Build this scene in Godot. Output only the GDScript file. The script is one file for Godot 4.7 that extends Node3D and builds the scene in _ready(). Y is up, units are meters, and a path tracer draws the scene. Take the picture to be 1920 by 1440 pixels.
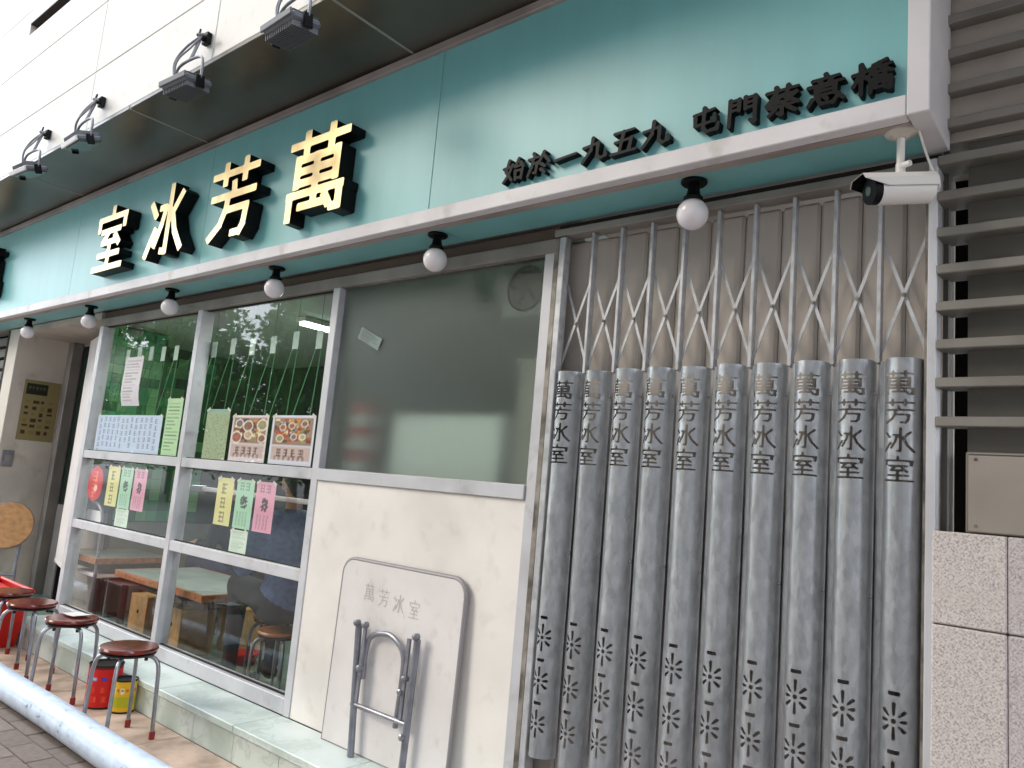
extends Node3D
# Storefront of a small cafe seen obliquely from the pavement. Lengths below are in "plan units"; S turns them into metres.
# Plan heights are measured from eye level; the pavement lies GY below it.

const S := 0.84
const GY := 1.71

var offs := {}
var taken := {}
var M := {}
var rng := RandomNumberGenerator.new()

func _ready() -> void:
	rng.seed = 11
	setup_view()
	make_materials()
	setting()
	facade()
	signboard()
	upper_wall()
	gate()
	right_side()
	doorway()
	interior()
	lamps()
	papers()
	street_things()
	people()
	street_trees()

func setup_view() -> void:
	var cam := Camera3D.new()
	cam.name = "camera"
	cam.fov = 53.62
	cam.near = 0.05
	cam.far = 600.0
	cam.transform = Transform3D(Basis(Vector3(0.771508, 0.085448, -0.630455), Vector3(0.021662, 0.986838, 0.160257), Vector3(0.635850, -0.137296, 0.759502)).orthonormalized(), Vector3(0, GY, 3.0) * S)
	add_child(cam)
	cam.current = true
	var we := WorldEnvironment.new()
	we.name = "environment"
	var e := Environment.new()
	e.background_mode = Environment.BG_SKY
	var sm := ProceduralSkyMaterial.new()
	sm.sky_top_color = Color(0.80, 0.84, 0.90)
	sm.sky_horizon_color = Color(0.90, 0.92, 0.94)
	sm.sky_curve = 0.2
	sm.sky_energy_multiplier = 1.6
	sm.ground_bottom_color = Color(0.42, 0.41, 0.40)
	sm.ground_horizon_color = Color(0.62, 0.62, 0.62)
	sm.sun_angle_max = 1.0
	var sky := Sky.new()
	sky.sky_material = sm
	e.sky = sky
	e.tonemap_mode = Environment.TONE_MAPPER_LINEAR
	e.tonemap_exposure = 2.6
	e.sdfgi_enabled = true
	e.ssao_enabled = true
	e.ssil_enabled = true
	we.environment = e
	add_child(we)
	var sun := DirectionalLight3D.new()
	sun.name = "sun"
	sun.light_energy = 0.26
	sun.light_color = Color(1.0, 0.97, 0.92)
	sun.light_angular_distance = 25.0
	sun.shadow_enabled = true
	add_child(sun)
	sun.look_at_from_position(Vector3(-4.5, 4.6, 5.0), Vector3.ZERO)

# ---------------------------------------------------------------- naming and committing
func numbered(n: String) -> String:
	var k: int = taken.get(n, 0)
	taken[n] = k + 1
	return n if k == 0 else "%s_%03d" % [n, k]

func put(o: Node, parent: Node, called: String) -> void:
	if parent == self:
		o.name = numbered(called)
	else:
		var k := 0
		var nm := called
		while parent.has_node(NodePath(nm)):
			k += 1
			nm = "%s_%03d" % [called, k]
		o.name = nm
	parent.add_child(o, true)

func tag(o: Node, label: String, category := "", group := "", kind := "") -> Node:
	if label: o.set_meta("label", label)
	if category: o.set_meta("category", category)
	if group: o.set_meta("group", group)
	if kind: o.set_meta("kind", kind)
	return o

func at(p: Vector3) -> Vector3:
	return (p + Vector3(0, GY, 0)) * S

func thing(called: String, label: String, category: String, base: Vector3, group := "") -> Node3D:
	var o := Node3D.new()
	put(o, self, called)
	o.position = at(base)
	offs[o] = base
	tag(o, label, category, group)
	return o

func proto(called: String) -> Node3D:   # built round its own origin, placed later
	var o := Node3D.new()
	put(o, self, called)
	offs[o] = Vector3.ZERO
	return o

func copy_of(p: Node3D, called: String, base: Vector3, turn: float, label: String, category: String, group: String, first := false) -> Node3D:
	var o: Node3D = p
	if not first:
		o = p.duplicate()
		o.name = numbered(called)
		add_child(o, true)
	o.position = at(base)
	o.rotation.y = turn
	tag(o, label, category, group)
	return o

func mb() -> SurfaceTool:
	var st := SurfaceTool.new()
	st.begin(Mesh.PRIMITIVE_TRIANGLES)
	st.set_smooth_group(-1)
	st.set_uv(Vector2.ZERO)
	return st

func obj(called: String, st: SurfaceTool, m: Material, parent: Node = self, base := Vector3.ZERO) -> MeshInstance3D:
	st.generate_normals()
	var arr := st.commit_to_arrays()
	var off: Vector3 = base if parent == self else offs[parent]
	var v: PackedVector3Array = arr[Mesh.ARRAY_VERTEX]
	for i in v.size():
		v[i] = (v[i] - off) * S
	arr[Mesh.ARRAY_VERTEX] = v
	arr[Mesh.ARRAY_TANGENT] = null
	var am := ArrayMesh.new()
	am.add_surface_from_arrays(Mesh.PRIMITIVE_TRIANGLES, arr)
	var mi := MeshInstance3D.new()
	mi.mesh = am
	mi.material_override = m
	put(mi, parent, called)
	if parent == self:
		mi.position = at(base)
	offs[mi] = off
	return mi

# ---------------------------------------------------------------- shapes
func tri(st: SurfaceTool, a: Vector3, b: Vector3, c: Vector3, n: Vector3) -> void:
	if (b - a).cross(c - a).dot(n) > 0.0:   # front faces run clockwise
		st.add_vertex(a); st.add_vertex(c); st.add_vertex(b)
	else:
		st.add_vertex(a); st.add_vertex(b); st.add_vertex(c)

func quad(st: SurfaceTool, a: Vector3, b: Vector3, c: Vector3, d: Vector3, n: Vector3) -> void:
	tri(st, a, b, c, n)
	tri(st, a, c, d, n)

func quad_uv(st: SurfaceTool, a: Vector3, b: Vector3, c: Vector3, d: Vector3, uvr := Rect2(0, 0, 1, 1)) -> void:
	# a top-left, b top-right, c bottom-right, d bottom-left as seen from the front
	var p := [a, b, c, a, c, d]
	var u := [uvr.position, uvr.position + Vector2(uvr.size.x, 0), uvr.end, uvr.position, uvr.end, uvr.position + Vector2(0, uvr.size.y)]
	for i in 6:
		st.set_uv(u[i])
		st.add_vertex(p[i])
	st.set_uv(Vector2.ZERO)

func bxt(st: SurfaceTool, xf: Transform3D, size: Vector3, ch := 0.0) -> void:
	var h := size * 0.5
	var c := minf(ch, 0.45 * minf(size.x, minf(size.y, size.z)))
	var o := xf.origin
	var pt := func(s: Vector3, ax: int) -> Vector3:
		var q := Vector3.ZERO
		for k in 3:
			q[k] = s[k] * (h[k] if k == ax or c <= 0.0 else h[k] - c)
		return xf * q
	for ax in 3:
		var u := (ax + 1) % 3
		var w := (ax + 2) % 3
		for sg in [-1.0, 1.0]:
			var q := []
			for e in [[-1.0, -1.0], [1.0, -1.0], [1.0, 1.0], [-1.0, 1.0]]:
				var s := Vector3.ZERO
				s[ax] = sg; s[u] = e[0]; s[w] = e[1]
				q.append(pt.call(s, ax))
			var n := Vector3.ZERO
			n[ax] = sg
			quad(st, q[0], q[1], q[2], q[3], xf.basis * n)
	if c <= 0.0:
		return
	for ax in 3:
		var u := (ax + 1) % 3
		var w := (ax + 2) % 3
		for su in [-1.0, 1.0]:
			for sw in [-1.0, 1.0]:
				var lo := Vector3.ZERO
				lo[ax] = -1.0; lo[u] = su; lo[w] = sw
				var hi := lo
				hi[ax] = 1.0
				var n := Vector3.ZERO
				n[u] = su; n[w] = sw
				quad(st, pt.call(lo, u), pt.call(hi, u), pt.call(hi, w), pt.call(lo, w), xf.basis * n)
	for sx in [-1.0, 1.0]:
		for sy in [-1.0, 1.0]:
			for sz in [-1.0, 1.0]:
				var s := Vector3(sx, sy, sz)
				tri(st, pt.call(s, 0), pt.call(s, 1), pt.call(s, 2), xf.basis * s)

func bx(st: SurfaceTool, a: Vector3, b: Vector3, ch := 0.0) -> void:
	var lo := Vector3(minf(a.x, b.x), minf(a.y, b.y), minf(a.z, b.z))
	var hi := Vector3(maxf(a.x, b.x), maxf(a.y, b.y), maxf(a.z, b.z))
	bxt(st, Transform3D(Basis(), (lo + hi) * 0.5), hi - lo, ch)

func bar(st: SurfaceTool, a: Vector3, b: Vector3, w: float, t: float, face := Vector3(0, 0, 1), ch := 0.0) -> void:
	var y := (b - a).normalized()
	var x := y.cross(face).normalized()
	var z := x.cross(y)
	bxt(st, Transform3D(Basis(x, y, z), (a + b) * 0.5), Vector3(w, (b - a).length(), t), ch)

func tube(st: SurfaceTool, pts: Array, r, sides := 10, caps := true) -> void:
	st.set_smooth_group(0)
	var n := pts.size()
	var t0: Vector3 = (pts[1] - pts[0]).normalized()
	var side := t0.cross(Vector3.UP)
	if side.length() < 0.1:
		side = t0.cross(Vector3.RIGHT)
	side = side.normalized()
	var rings := []
	for i in n:
		var t: Vector3 = (pts[mini(i + 1, n - 1)] - pts[maxi(i - 1, 0)]).normalized()
		side = (side - t * side.dot(t)).normalized()
		var up := t.cross(side)
		var ring := []
		var rr: float = r[i] if r is Array else r
		for k in sides:
			var a := TAU * k / sides
			ring.append(pts[i] + (side * cos(a) + up * sin(a)) * rr)
		rings.append(ring)
	for i in n - 1:
		for k in sides:
			var k2 := (k + 1) % sides
			var mid: Vector3 = (rings[i][k] + rings[i][k2] + rings[i + 1][k] + rings[i + 1][k2]) * 0.25
			quad(st, rings[i][k], rings[i][k2], rings[i + 1][k2], rings[i + 1][k], mid - (pts[i] + pts[i + 1]) * 0.5)
	st.set_smooth_group(-1)
	if caps:
		for e in [0, n - 1]:
			var dir: Vector3 = pts[0] - pts[1] if e == 0 else pts[n - 1] - pts[n - 2]
			for k in range(1, sides - 1):
				tri(st, rings[e][0], rings[e][k], rings[e][k + 1], dir)

func smooth_path(pts: Array, steps := 6) -> Array:
	var cv := Curve3D.new()
	for i in pts.size():
		var d := Vector3.ZERO
		if i > 0 and i < pts.size() - 1:
			d = (pts[i + 1] - pts[i - 1]) * 0.18
		cv.add_point(pts[i], -d, d)
	var out := []
	for i in pts.size() - 1:
		for k in steps:
			out.append(cv.sample(i, float(k) / steps))
	out.append(pts[-1])
	return out

func lathe(st: SurfaceTool, prof: Array, c: Vector3, sides := 24, xf := Basis()) -> void:
	# prof: Vector2(radius, height); the list runs along the outside from bottom to top
	st.set_smooth_group(0)
	for i in prof.size() - 1:
		var p: Vector2 = prof[i]
		var q: Vector2 = prof[i + 1]
		var nr := Vector2(q.y - p.y, p.x - q.x)
		if i > 0:
			var pv: Vector2 = prof[i - 1]
			if (p - pv).normalized().dot((q - p).normalized()) < 0.75:
				st.set_smooth_group(i)
		for k in sides:
			var a := TAU * k / sides
			var b := TAU * (k + 1) / sides
			var da := Vector3(cos(a), 0, sin(a))
			var db := Vector3(cos(b), 0, sin(b))
			var n := xf * ((da + db) * nr.x + Vector3(0, 2.0 * nr.y, 0))
			quad(st, c + xf * (da * p.x + Vector3(0, p.y, 0)), c + xf * (db * p.x + Vector3(0, p.y, 0)), c + xf * (db * q.x + Vector3(0, q.y, 0)), c + xf * (da * q.x + Vector3(0, q.y, 0)), n)
	st.set_smooth_group(-1)

# marching squares: fills the part of a grid whose values are negative, with optional side walls
func fill_grid(st: SurfaceTool, nx: int, ny: int, val: PackedFloat32Array, pos: PackedVector3Array, n: Vector3, side_st: SurfaceTool = null, ext := Vector3.ZERO) -> void:
	var w := nx + 1
	for j in ny:
		for i in nx:
			var id := [j * w + i, j * w + i + 1, (j + 1) * w + i + 1, (j + 1) * w + i]
			var ins := 0
			for k in 4:
				if val[id[k]] < 0.0:
					ins += 1
			if ins == 0:
				continue
			if ins == 4:
				quad(st, pos[id[0]], pos[id[1]], pos[id[2]], pos[id[3]], n)
				continue
			var poly := []
			var edge := []
			for k in 4:
				var a: int = id[k]
				var b: int = id[(k + 1) % 4]
				if val[a] < 0.0:
					poly.append(pos[a]); edge.append(false)
				if (val[a] < 0.0) != (val[b] < 0.0):
					poly.append(pos[a].lerp(pos[b], val[a] / (val[a] - val[b]))); edge.append(true)
			for k in range(1, poly.size() - 1):
				tri(st, poly[0], poly[k], poly[k + 1], n)
			if side_st:
				var mid := Vector3.ZERO
				for p in poly:
					mid += p / poly.size()
				for k in poly.size():
					var k2 := (k + 1) % poly.size()
					if edge[k] and edge[k2]:
						var o: Vector3 = (poly[k] + poly[k2]) * 0.5 - mid
						quad(side_st, poly[k], poly[k2], poly[k2] + ext, poly[k] + ext, o - ext * (o.dot(ext) / ext.length_squared()))

# ---------------------------------------------------------------- lettering: strokes on a 100 by 100 square, y down
const GLYPH := {
	"wan": "2,13 98,13;29,1 29,25;71,1 71,25;17,29 17,63;83,29 83,63;17,32 83,32;17,46 83,46;17,60 83,60;50,30 50,88;4,73 96,73;8,73 8,101;92,73 92,98;92,97 80,97;26,88 68,88;68,80 76,92",
	"fang": "2,15 98,15;29,2 29,28;71,2 71,28;50,29 52,42;4,45 96,45;40,45 38,62;38,62 28,82;28,82 6,98;38,64 84,64;82,64 79,88;79,88 72,97;74,96 56,96",
	"bing": "6,20 22,40;4,97 24,60;58,1 58,97;58,96 46,94;32,30 48,30;48,30 40,56;40,56 26,84;88,16 68,40;66,40 78,70;78,70 98,96",
	"shi": "50,0 50,12;5,16 95,16;9,16 9,34;91,16 91,34;20,37 80,37;44,38 27,54;24,55 74,55;64,45 80,60;16,75 84,75;50,58 50,96;3,96 97,96",
	"s_shi": "26,4 12,50;12,50 42,92;42,26 26,68;26,68 2,96;0,36 48,30;72,4 56,38;56,38 92,34;82,22 96,44;58,56 60,94;58,57 92,55;91,55 88,92;60,88 90,87",
	"s_yu": "24,1 30,14;2,24 48,20;24,22 18,58;18,58 2,94;22,47 44,44;43,44 38,86;38,86 26,84;72,3 50,48;68,12 99,50;64,54 80,66;62,76 80,92",
	"s_yi": "4,56 96,46",
	"s_jiu": "44,3 38,50;38,50 4,96;6,36 66,28;66,28 64,78;64,78 76,92;76,92 98,84;98,84 97,68",
	"s_wu": "12,12 88,8;48,10 34,88;16,48 78,42;78,42 72,88;2,92 98,89",
	"s_tun": "14,24 82,14;18,36 18,64;18,64 82,58;82,58 82,34;48,4 46,78;46,78 58,93;58,93 92,90;92,90 95,70",
	"s_men": "12,4 9,98;12,8 40,6;40,6 40,46;12,25 40,23;12,43 40,41;60,4 60,46;60,8 90,6;90,6 90,95;90,95 76,88;60,25 90,23;60,43 90,41",
	"s_cai": "4,15 96,12;32,1 34,25;67,1 64,25;30,26 4,58;24,36 48,33;48,33 8,66;54,31 90,30;90,30 58,58;58,37 97,66;30,55 70,53;14,69 86,66;50,68 50,97;50,97 38,91;30,76 12,94;68,75 90,92",
	"s_ying": "50,0 52,10;14,14 86,12;34,18 40,29;66,18 58,29;2,33 98,30;24,40 24,68;24,40 76,39;76,39 76,68;24,53 76,52;24,67 76,66;14,76 3,96;30,76 36,95;36,95 72,97;72,97 80,84;48,74 55,84;84,73 98,90",
	"s_qiao": "1,31 40,27;22,2 22,98;21,32 2,68;24,37 41,54;86,3 52,12;44,23 99,18;68,9 43,44;70,21 99,42;58,37 58,52;58,37 83,36;83,36 83,52;58,51 83,50;48,60 46,99;48,61 95,59;95,59 95,96;95,96 84,92;60,71 81,70;81,70 81,87;60,71 60,87;60,87 81,86",
}
var segs := {}

func glyph_sdf(key: String, p: Vector2, half: float, brush: bool) -> float:
	if not segs.has(key):
		var list := []
		for s in GLYPH[key].split(";"):
			var q: PackedStringArray = s.split(" ")
			var a := q[0].split_floats(",")
			var b := q[1].split_floats(",")
			list.append([Vector2(a[0], a[1]), Vector2(b[0], b[1])])
		segs[key] = list
	var best := 1e6
	for s in segs[key]:
		var a: Vector2 = s[0]
		var b: Vector2 = s[1]
		var d := b - a
		var len := d.length()
		var t := d / len
		var r := p - a
		var al := r.dot(t)
		var pe := absf(r.x * t.y - r.y * t.x)
		var e: float
		if brush:
			var k := clampf(al / len, 0.0, 1.0)
			var w := half * (1.25 - 0.5 * k + 0.25 * k * k)
			if absf(t.x) > 0.9:
				w *= 0.82
			e = (p - (a + d * k)).length() - w
		else:
			var wh := half * (0.86 if absf(t.x) > 0.9 else 1.0)
			var q := Vector2(absf(al - len * 0.5) - len * 0.5 - wh * 0.6, pe - wh)
			e = minf(maxf(q.x, q.y), 0.0) + Vector2(maxf(q.x, 0.0), maxf(q.y, 0.0)).length()
		best = minf(best, e)
	return best

# a raised character: its face is a sub-part, its edges and back are the part
func letter(called: String, key: String, parent: Node, c: Vector3, w: float, h: float, depth: float, half: float, brush: bool, n: int, body: Material, face: Material, xf := Basis()) -> MeshInstance3D:
	var lo := -12.0
	var hi := 112.0
	var val := PackedFloat32Array()
	var pos := PackedVector3Array()
	for j in n + 1:
		for i in n + 1:
			var g := Vector2(lerpf(lo, hi, float(i) / n), lerpf(lo, hi, float(j) / n))
			val.append(glyph_sdf(key, g, half, brush))
			pos.append(c + xf * Vector3((g.x - 50.0) * 0.01 * w, (50.0 - g.y) * 0.01 * h, 0))
	var st := mb()
	var fs := mb()
	fill_grid(fs, n, n, val, pos, xf * Vector3(0, 0, 1), st if depth > 0.0 else null, xf * Vector3(0, 0, -depth))
	if depth <= 0.0:
		return obj(called, fs, face, parent)
	var o := obj(called, st, body, parent)
	obj("face", fs, face, o)
	return o

# ---------------------------------------------------------------- materials
func noise_tex(ramp: Array, freq: float, seed_: int, kind := FastNoiseLite.TYPE_SIMPLEX_SMOOTH, oct := 4, size := 256, warp := 0.0, normal := false) -> NoiseTexture2D:
	var f := FastNoiseLite.new()
	f.seed = seed_
	f.noise_type = kind
	f.frequency = freq
	f.fractal_octaves = oct
	if kind == FastNoiseLite.TYPE_CELLULAR:
		f.cellular_return_type = FastNoiseLite.RETURN_CELL_VALUE
		f.fractal_type = FastNoiseLite.FRACTAL_NONE
	if warp > 0.0:
		f.domain_warp_enabled = true
		f.domain_warp_amplitude = warp
		f.domain_warp_frequency = freq
	var t := NoiseTexture2D.new()
	t.width = size
	t.height = size
	t.seamless = true
	t.seamless_blend_skirt = 0.25
	t.noise = f
	if normal:
		t.as_normal_map = true
		t.bump_strength = 4.0
		return t
	if ramp.size():
		var g := Gradient.new()
		var off := PackedFloat32Array()
		var col := PackedColorArray()
		for r in ramp:
			off.append(r[0])
			col.append(r[1])
		g.offsets = off
		g.colors = col
		t.color_ramp = g
	return t

func plain_mat(col: Color, rough := 0.7, metal := 0.0) -> StandardMaterial3D:
	var m := StandardMaterial3D.new()
	m.albedo_color = col
	m.roughness = rough
	m.metallic = metal
	m.cull_mode = BaseMaterial3D.CULL_DISABLED
	return m

func worn(col: Color, rough: float, metal: float, amt: float, freq: float, scale: float, seed_: int, relief := 0.0, tint := Color(0.5, 0.45, 0.38)) -> StandardMaterial3D:
	var m := plain_mat(Color.WHITE, rough, metal)
	var dark := Color(col.r * (1.0 - amt), col.g * (1.0 - amt), col.b * (1.0 - amt)).lerp(tint, amt * 0.25)
	var lite := Color(minf(1.0, col.r * (1.0 + amt * 0.6)), minf(1.0, col.g * (1.0 + amt * 0.6)), minf(1.0, col.b * (1.0 + amt * 0.6)))
	m.albedo_texture = noise_tex([[0.15, dark], [0.5, col], [0.85, lite]], freq, seed_, FastNoiseLite.TYPE_SIMPLEX_SMOOTH, 5)
	m.uv1_triplanar = true
	m.uv1_world_triplanar = true
	m.uv1_scale = Vector3.ONE * scale
	if relief > 0.0:
		m.heightmap_enabled = true
		m.heightmap_scale = relief
		m.heightmap_texture = noise_tex([], freq * 3.0, seed_ + 5, FastNoiseLite.TYPE_SIMPLEX_SMOOTH, 4)
	return m

func make_materials() -> void:
	M.teal = worn(Color(0.46, 0.705, 0.71), 0.45, 0.0, 0.04, 0.006, 0.5, 3)
	M.teal.clearcoat_enabled = true
	M.teal.clearcoat = 0.7
	M.teal.clearcoat_roughness = 0.42
	M.teal.uv1_scale = Vector3(1.6, 0.25, 1.0)
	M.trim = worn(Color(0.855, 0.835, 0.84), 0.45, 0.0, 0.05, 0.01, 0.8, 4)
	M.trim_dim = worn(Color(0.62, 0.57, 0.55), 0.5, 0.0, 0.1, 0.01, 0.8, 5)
	M.canopy = worn(Color(0.35, 0.33, 0.295), 0.28, 0.3, 0.22, 0.005, 0.35, 6, 0.0, Color(0.35, 0.22, 0.08))
	M.seam = plain_mat(Color(0.56, 0.56, 0.53), 0.6)
	M.tile = worn(Color(0.855, 0.835, 0.805), 0.5, 0.0, 0.02, 0.008, 0.6, 7)
	M.tile2 = worn(Color(0.845, 0.825, 0.80), 0.5, 0.0, 0.025, 0.008, 0.6, 8)
	M.joint = plain_mat(Color(0.70, 0.645, 0.585), 0.9)
	M.slot = plain_mat(Color(0.16, 0.13, 0.11), 0.9)
	M.black = plain_mat(Color(0.03, 0.032, 0.036), 0.5)
	M.black.metallic_specular = 0.3
	M.gold = worn(Color(0.96, 0.855, 0.645), 0.36, 0.8, 0.14, 0.012, 0.9, 9, 0.0, Color(0.5, 0.3, 0.1))
	M.alu = worn(Color(0.80, 0.795, 0.81), 0.42, 0.15, 0.07, 0.01, 0.8, 10)
	M.alu_dim = worn(Color(0.56, 0.535, 0.51), 0.5, 0.1, 0.1, 0.01, 0.8, 11)
	M.brown = plain_mat(Color(0.37, 0.31, 0.265), 0.8)
	M.wallwhite = worn(Color(0.925, 0.90, 0.875), 0.6, 0.0, 0.05, 0.009, 0.5, 12, 0.05)
	M.beige = worn(Color(0.70, 0.655, 0.61), 0.7, 0.0, 0.08, 0.01, 0.6, 13)
	M.beige2 = worn(Color(0.80, 0.765, 0.72), 0.7, 0.0, 0.06, 0.01, 0.6, 14)
	var mr := plain_mat(Color.WHITE, 0.32)
	mr.albedo_texture = noise_tex([[0.0, Color(0.66, 0.715, 0.68)], [0.38, Color(0.75, 0.795, 0.765)], [0.46, Color(0.80, 0.84, 0.815)], [0.5, Color(0.72, 0.765, 0.735)], [0.54, Color(0.805, 0.845, 0.82)], [1.0, Color(0.86, 0.885, 0.87)]], 0.006, 21, FastNoiseLite.TYPE_SIMPLEX_SMOOTH, 5, 512, 40.0)
	mr.uv1_triplanar = true
	mr.uv1_world_triplanar = true
	mr.uv1_scale = Vector3(0.7, 0.9, 0.7)
	M.marble = mr
	M.marble_joint = plain_mat(Color(0.45, 0.49, 0.45), 0.8)
	var gr := plain_mat(Color.WHITE, 0.75)
	gr.albedo_texture = noise_tex([[0.0, Color(0.50, 0.47, 0.46)], [0.28, Color(0.68, 0.645, 0.635)], [0.40, Color(0.79, 0.745, 0.73)], [0.6, Color(0.84, 0.80, 0.78)], [1.0, Color(0.92, 0.885, 0.865)]], 0.30, 22, FastNoiseLite.TYPE_VALUE_CUBIC, 2, 512)
	gr.uv1_triplanar = true
	gr.uv1_world_triplanar = true
	gr.uv1_scale = Vector3.ONE * 1.9
	gr.albedo_color = Color(1, 1, 1)
	gr.heightmap_enabled = true
	gr.heightmap_scale = 0.05
	gr.heightmap_texture = noise_tex([], 0.30, 23, FastNoiseLite.TYPE_VALUE_CUBIC, 2, 512)
	M.granite = gr
	var gs: StandardMaterial3D = gr.duplicate()
	gs.albedo_color = Color(0.95, 0.95, 0.97)
	gs.heightmap_enabled = false
	M.granite_smooth = gs
	# galvanised sheet: spangle and run-down stains
	for k in 3:
		var gv := plain_mat(Color.WHITE, 0.42, 0.6)
		var b: float = [0.72, 0.69, 0.74][k]
		gv.albedo_texture = noise_tex([[0.0, Color(b * 0.89, b * 0.90, b * 0.91)], [0.5, Color(b * 0.98, b * 0.99, b * 1.0)], [1.0, Color(b * 1.07, b * 1.08, b * 1.09)]], 0.035, 30 + k, FastNoiseLite.TYPE_SIMPLEX_SMOOTH, 5)
		gv.uv1_triplanar = true
		gv.uv1_world_triplanar = true
		gv.uv1_scale = Vector3(2.6, 0.9, 2.6)
		gv.roughness_texture = noise_tex([[0.0, Color(0.75, 0.75, 0.75)], [1.0, Color(1.25, 1.25, 1.25)]], 0.03, 36 + k)
		gv.detail_enabled = true
		gv.detail_blend_mode = BaseMaterial3D.BLEND_MODE_MUL
		gv.detail_albedo = noise_tex([[0.0, Color(0.87, 0.87, 0.88)], [1.0, Color(1, 1, 1)]], 0.13, 40 + k, FastNoiseLite.TYPE_CELLULAR, 1)
		M["galv%d" % k] = gv
	M.galv_bar = worn(Color(0.74, 0.74, 0.75), 0.45, 0.35, 0.12, 0.03, 1.5, 44)
	M.galv_rust = worn(Color(0.53, 0.50, 0.47), 0.55, 0.35, 0.35, 0.02, 1.5, 45, 0.0, Color(0.36, 0.24, 0.14))
	M.shutter = worn(Color(0.755, 0.715, 0.68), 0.65, 0.0, 0.06, 0.008, 0.6, 46)
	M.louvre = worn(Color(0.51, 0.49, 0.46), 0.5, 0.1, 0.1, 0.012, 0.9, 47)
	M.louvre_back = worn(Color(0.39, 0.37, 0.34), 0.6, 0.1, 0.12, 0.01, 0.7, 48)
	M.void = plain_mat(Color(0.09, 0.085, 0.08), 0.95)
	M.void.metallic_specular = 0.15
	var pp := plain_mat(Color.WHITE, 0.28)
	pp.albedo_texture = noise_tex([[0.0, Color(0.34, 0.37, 0.42)], [0.12, Color(0.47, 0.50, 0.55)], [0.17, Color(0.72, 0.77, 0.83)], [0.5, Color(0.79, 0.835, 0.895)], [1.0, Color(0.83, 0.87, 0.92)]], 0.020, 50, FastNoiseLite.TYPE_SIMPLEX_SMOOTH, 5, 512)
	pp.uv1_triplanar = true
	pp.uv1_world_triplanar = true
	pp.uv1_scale = Vector3(0.9, 1.4, 1.4)
	M.pipe = pp
	M.stone = worn(Color(0.735, 0.64, 0.565), 0.75, 0.0, 0.16, 0.02, 0.8, 51, 0.1, Color(0.7, 0.42, 0.22))
	for k in 3:
		M["paver%d" % k] = worn([Color(0.45, 0.395, 0.36), Color(0.43, 0.38, 0.345), Color(0.47, 0.415, 0.375)][k], 0.85, 0.0, 0.07, 0.06, 1.4, 52 + k, 0.15)
	M.mortar = worn(Color(0.50, 0.455, 0.415), 0.9, 0.0, 0.2, 0.05, 1.5, 56)
	M.asphalt = worn(Color(0.53, 0.52, 0.505), 0.9, 0.0, 0.2, 0.08, 1.0, 57)
	M.seat = worn(Color(0.42, 0.13, 0.085), 0.2, 0.0, 0.3, 0.02, 2.2, 58, 0.0, Color(0.2, 0.06, 0.04))
	M.seat.clearcoat_enabled = true
	M.seat.clearcoat = 0.3
	M.seat.clearcoat_roughness = 0.12
	M.seat_edge = plain_mat(Color(0.10, 0.055, 0.06), 0.4)
	M.steel = worn(Color(0.60, 0.60, 0.62), 0.28, 0.75, 0.12, 0.02, 2.0, 59)
	M.grey_tube = worn(Color(0.50, 0.50, 0.53), 0.38, 0.35, 0.12, 0.02, 2.0, 60)
	M.red_rubber = plain_mat(Color(0.50, 0.085, 0.07), 0.6)
	M.dark_rubber = plain_mat(Color(0.06, 0.06, 0.06), 0.7)
	M.wood = worn(Color(0.70, 0.52, 0.33), 0.5, 0.0, 0.16, 0.03, 2.0, 61, 0.0, Color(0.4, 0.25, 0.1))
	M.wood_pale = worn(Color(0.76, 0.60, 0.38), 0.55, 0.0, 0.12, 0.02, 1.5, 62, 0.0, Color(0.5, 0.3, 0.12))
	M.wood_orange = worn(Color(0.60, 0.37, 0.19), 0.4, 0.0, 0.2, 0.03, 2.0, 63, 0.0, Color(0.3, 0.15, 0.05))
	M.laminate = worn(Color(0.66, 0.70, 0.68), 0.25, 0.0, 0.06, 0.01, 0.8, 64)
	M.board = worn(Color(0.875, 0.85, 0.84), 0.5, 0.0, 0.04, 0.008, 0.8, 65)
	M.board_edge = plain_mat(Color(0.58, 0.56, 0.57), 0.5, 0.2)
	M.pencil = plain_mat(Color(0.745, 0.72, 0.71), 0.9)
	M.globe = plain_mat(Color(0.90, 0.88, 0.89), 0.2)
	M.globe.subsurf_scatter_enabled = true
	M.globe.subsurf_scatter_strength = 0.3
	M.white_plastic = plain_mat(Color(0.89, 0.87, 0.85), 0.35)
	M.red_plastic = plain_mat(Color(0.80, 0.11, 0.075), 0.4)
	M.pink_plastic = plain_mat(Color(0.84, 0.27, 0.26), 0.4)
	M.glass = plain_mat(Color(0.86, 0.95, 0.90, 0.012), 0.015)
	M.glass.transparency = BaseMaterial3D.TRANSPARENCY_ALPHA
	M.frosted = plain_mat(Color(0.94, 0.985, 0.965, 0.0), 0.28)
	M.frosted.refraction_enabled = true
	M.frosted.refraction_scale = 0.05
	M.frosted.transparency = BaseMaterial3D.TRANSPARENCY_ALPHA
	M.green_tile = worn(Color(0.12, 0.36, 0.22), 0.3, 0.0, 0.4, 0.06, 1.5, 66)
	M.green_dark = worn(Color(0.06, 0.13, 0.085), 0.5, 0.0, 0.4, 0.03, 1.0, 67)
	M.floor_tile = worn(Color(0.46, 0.53, 0.49), 0.3, 0.0, 0.12, 0.02, 0.8, 68)
	M.room_wall = worn(Color(0.50, 0.50, 0.45), 0.7, 0.0, 0.12, 0.01, 0.6, 69)
	M.room_ceiling = plain_mat(Color(0.72, 0.76, 0.72), 0.8)
	M.kitchen = worn(Color(0.26, 0.32, 0.305), 0.6, 0.0, 0.2, 0.006, 0.5, 70)
	M.lamp_grey = plain_mat(Color(0.40, 0.40, 0.42), 0.5, 0.2)
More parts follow.
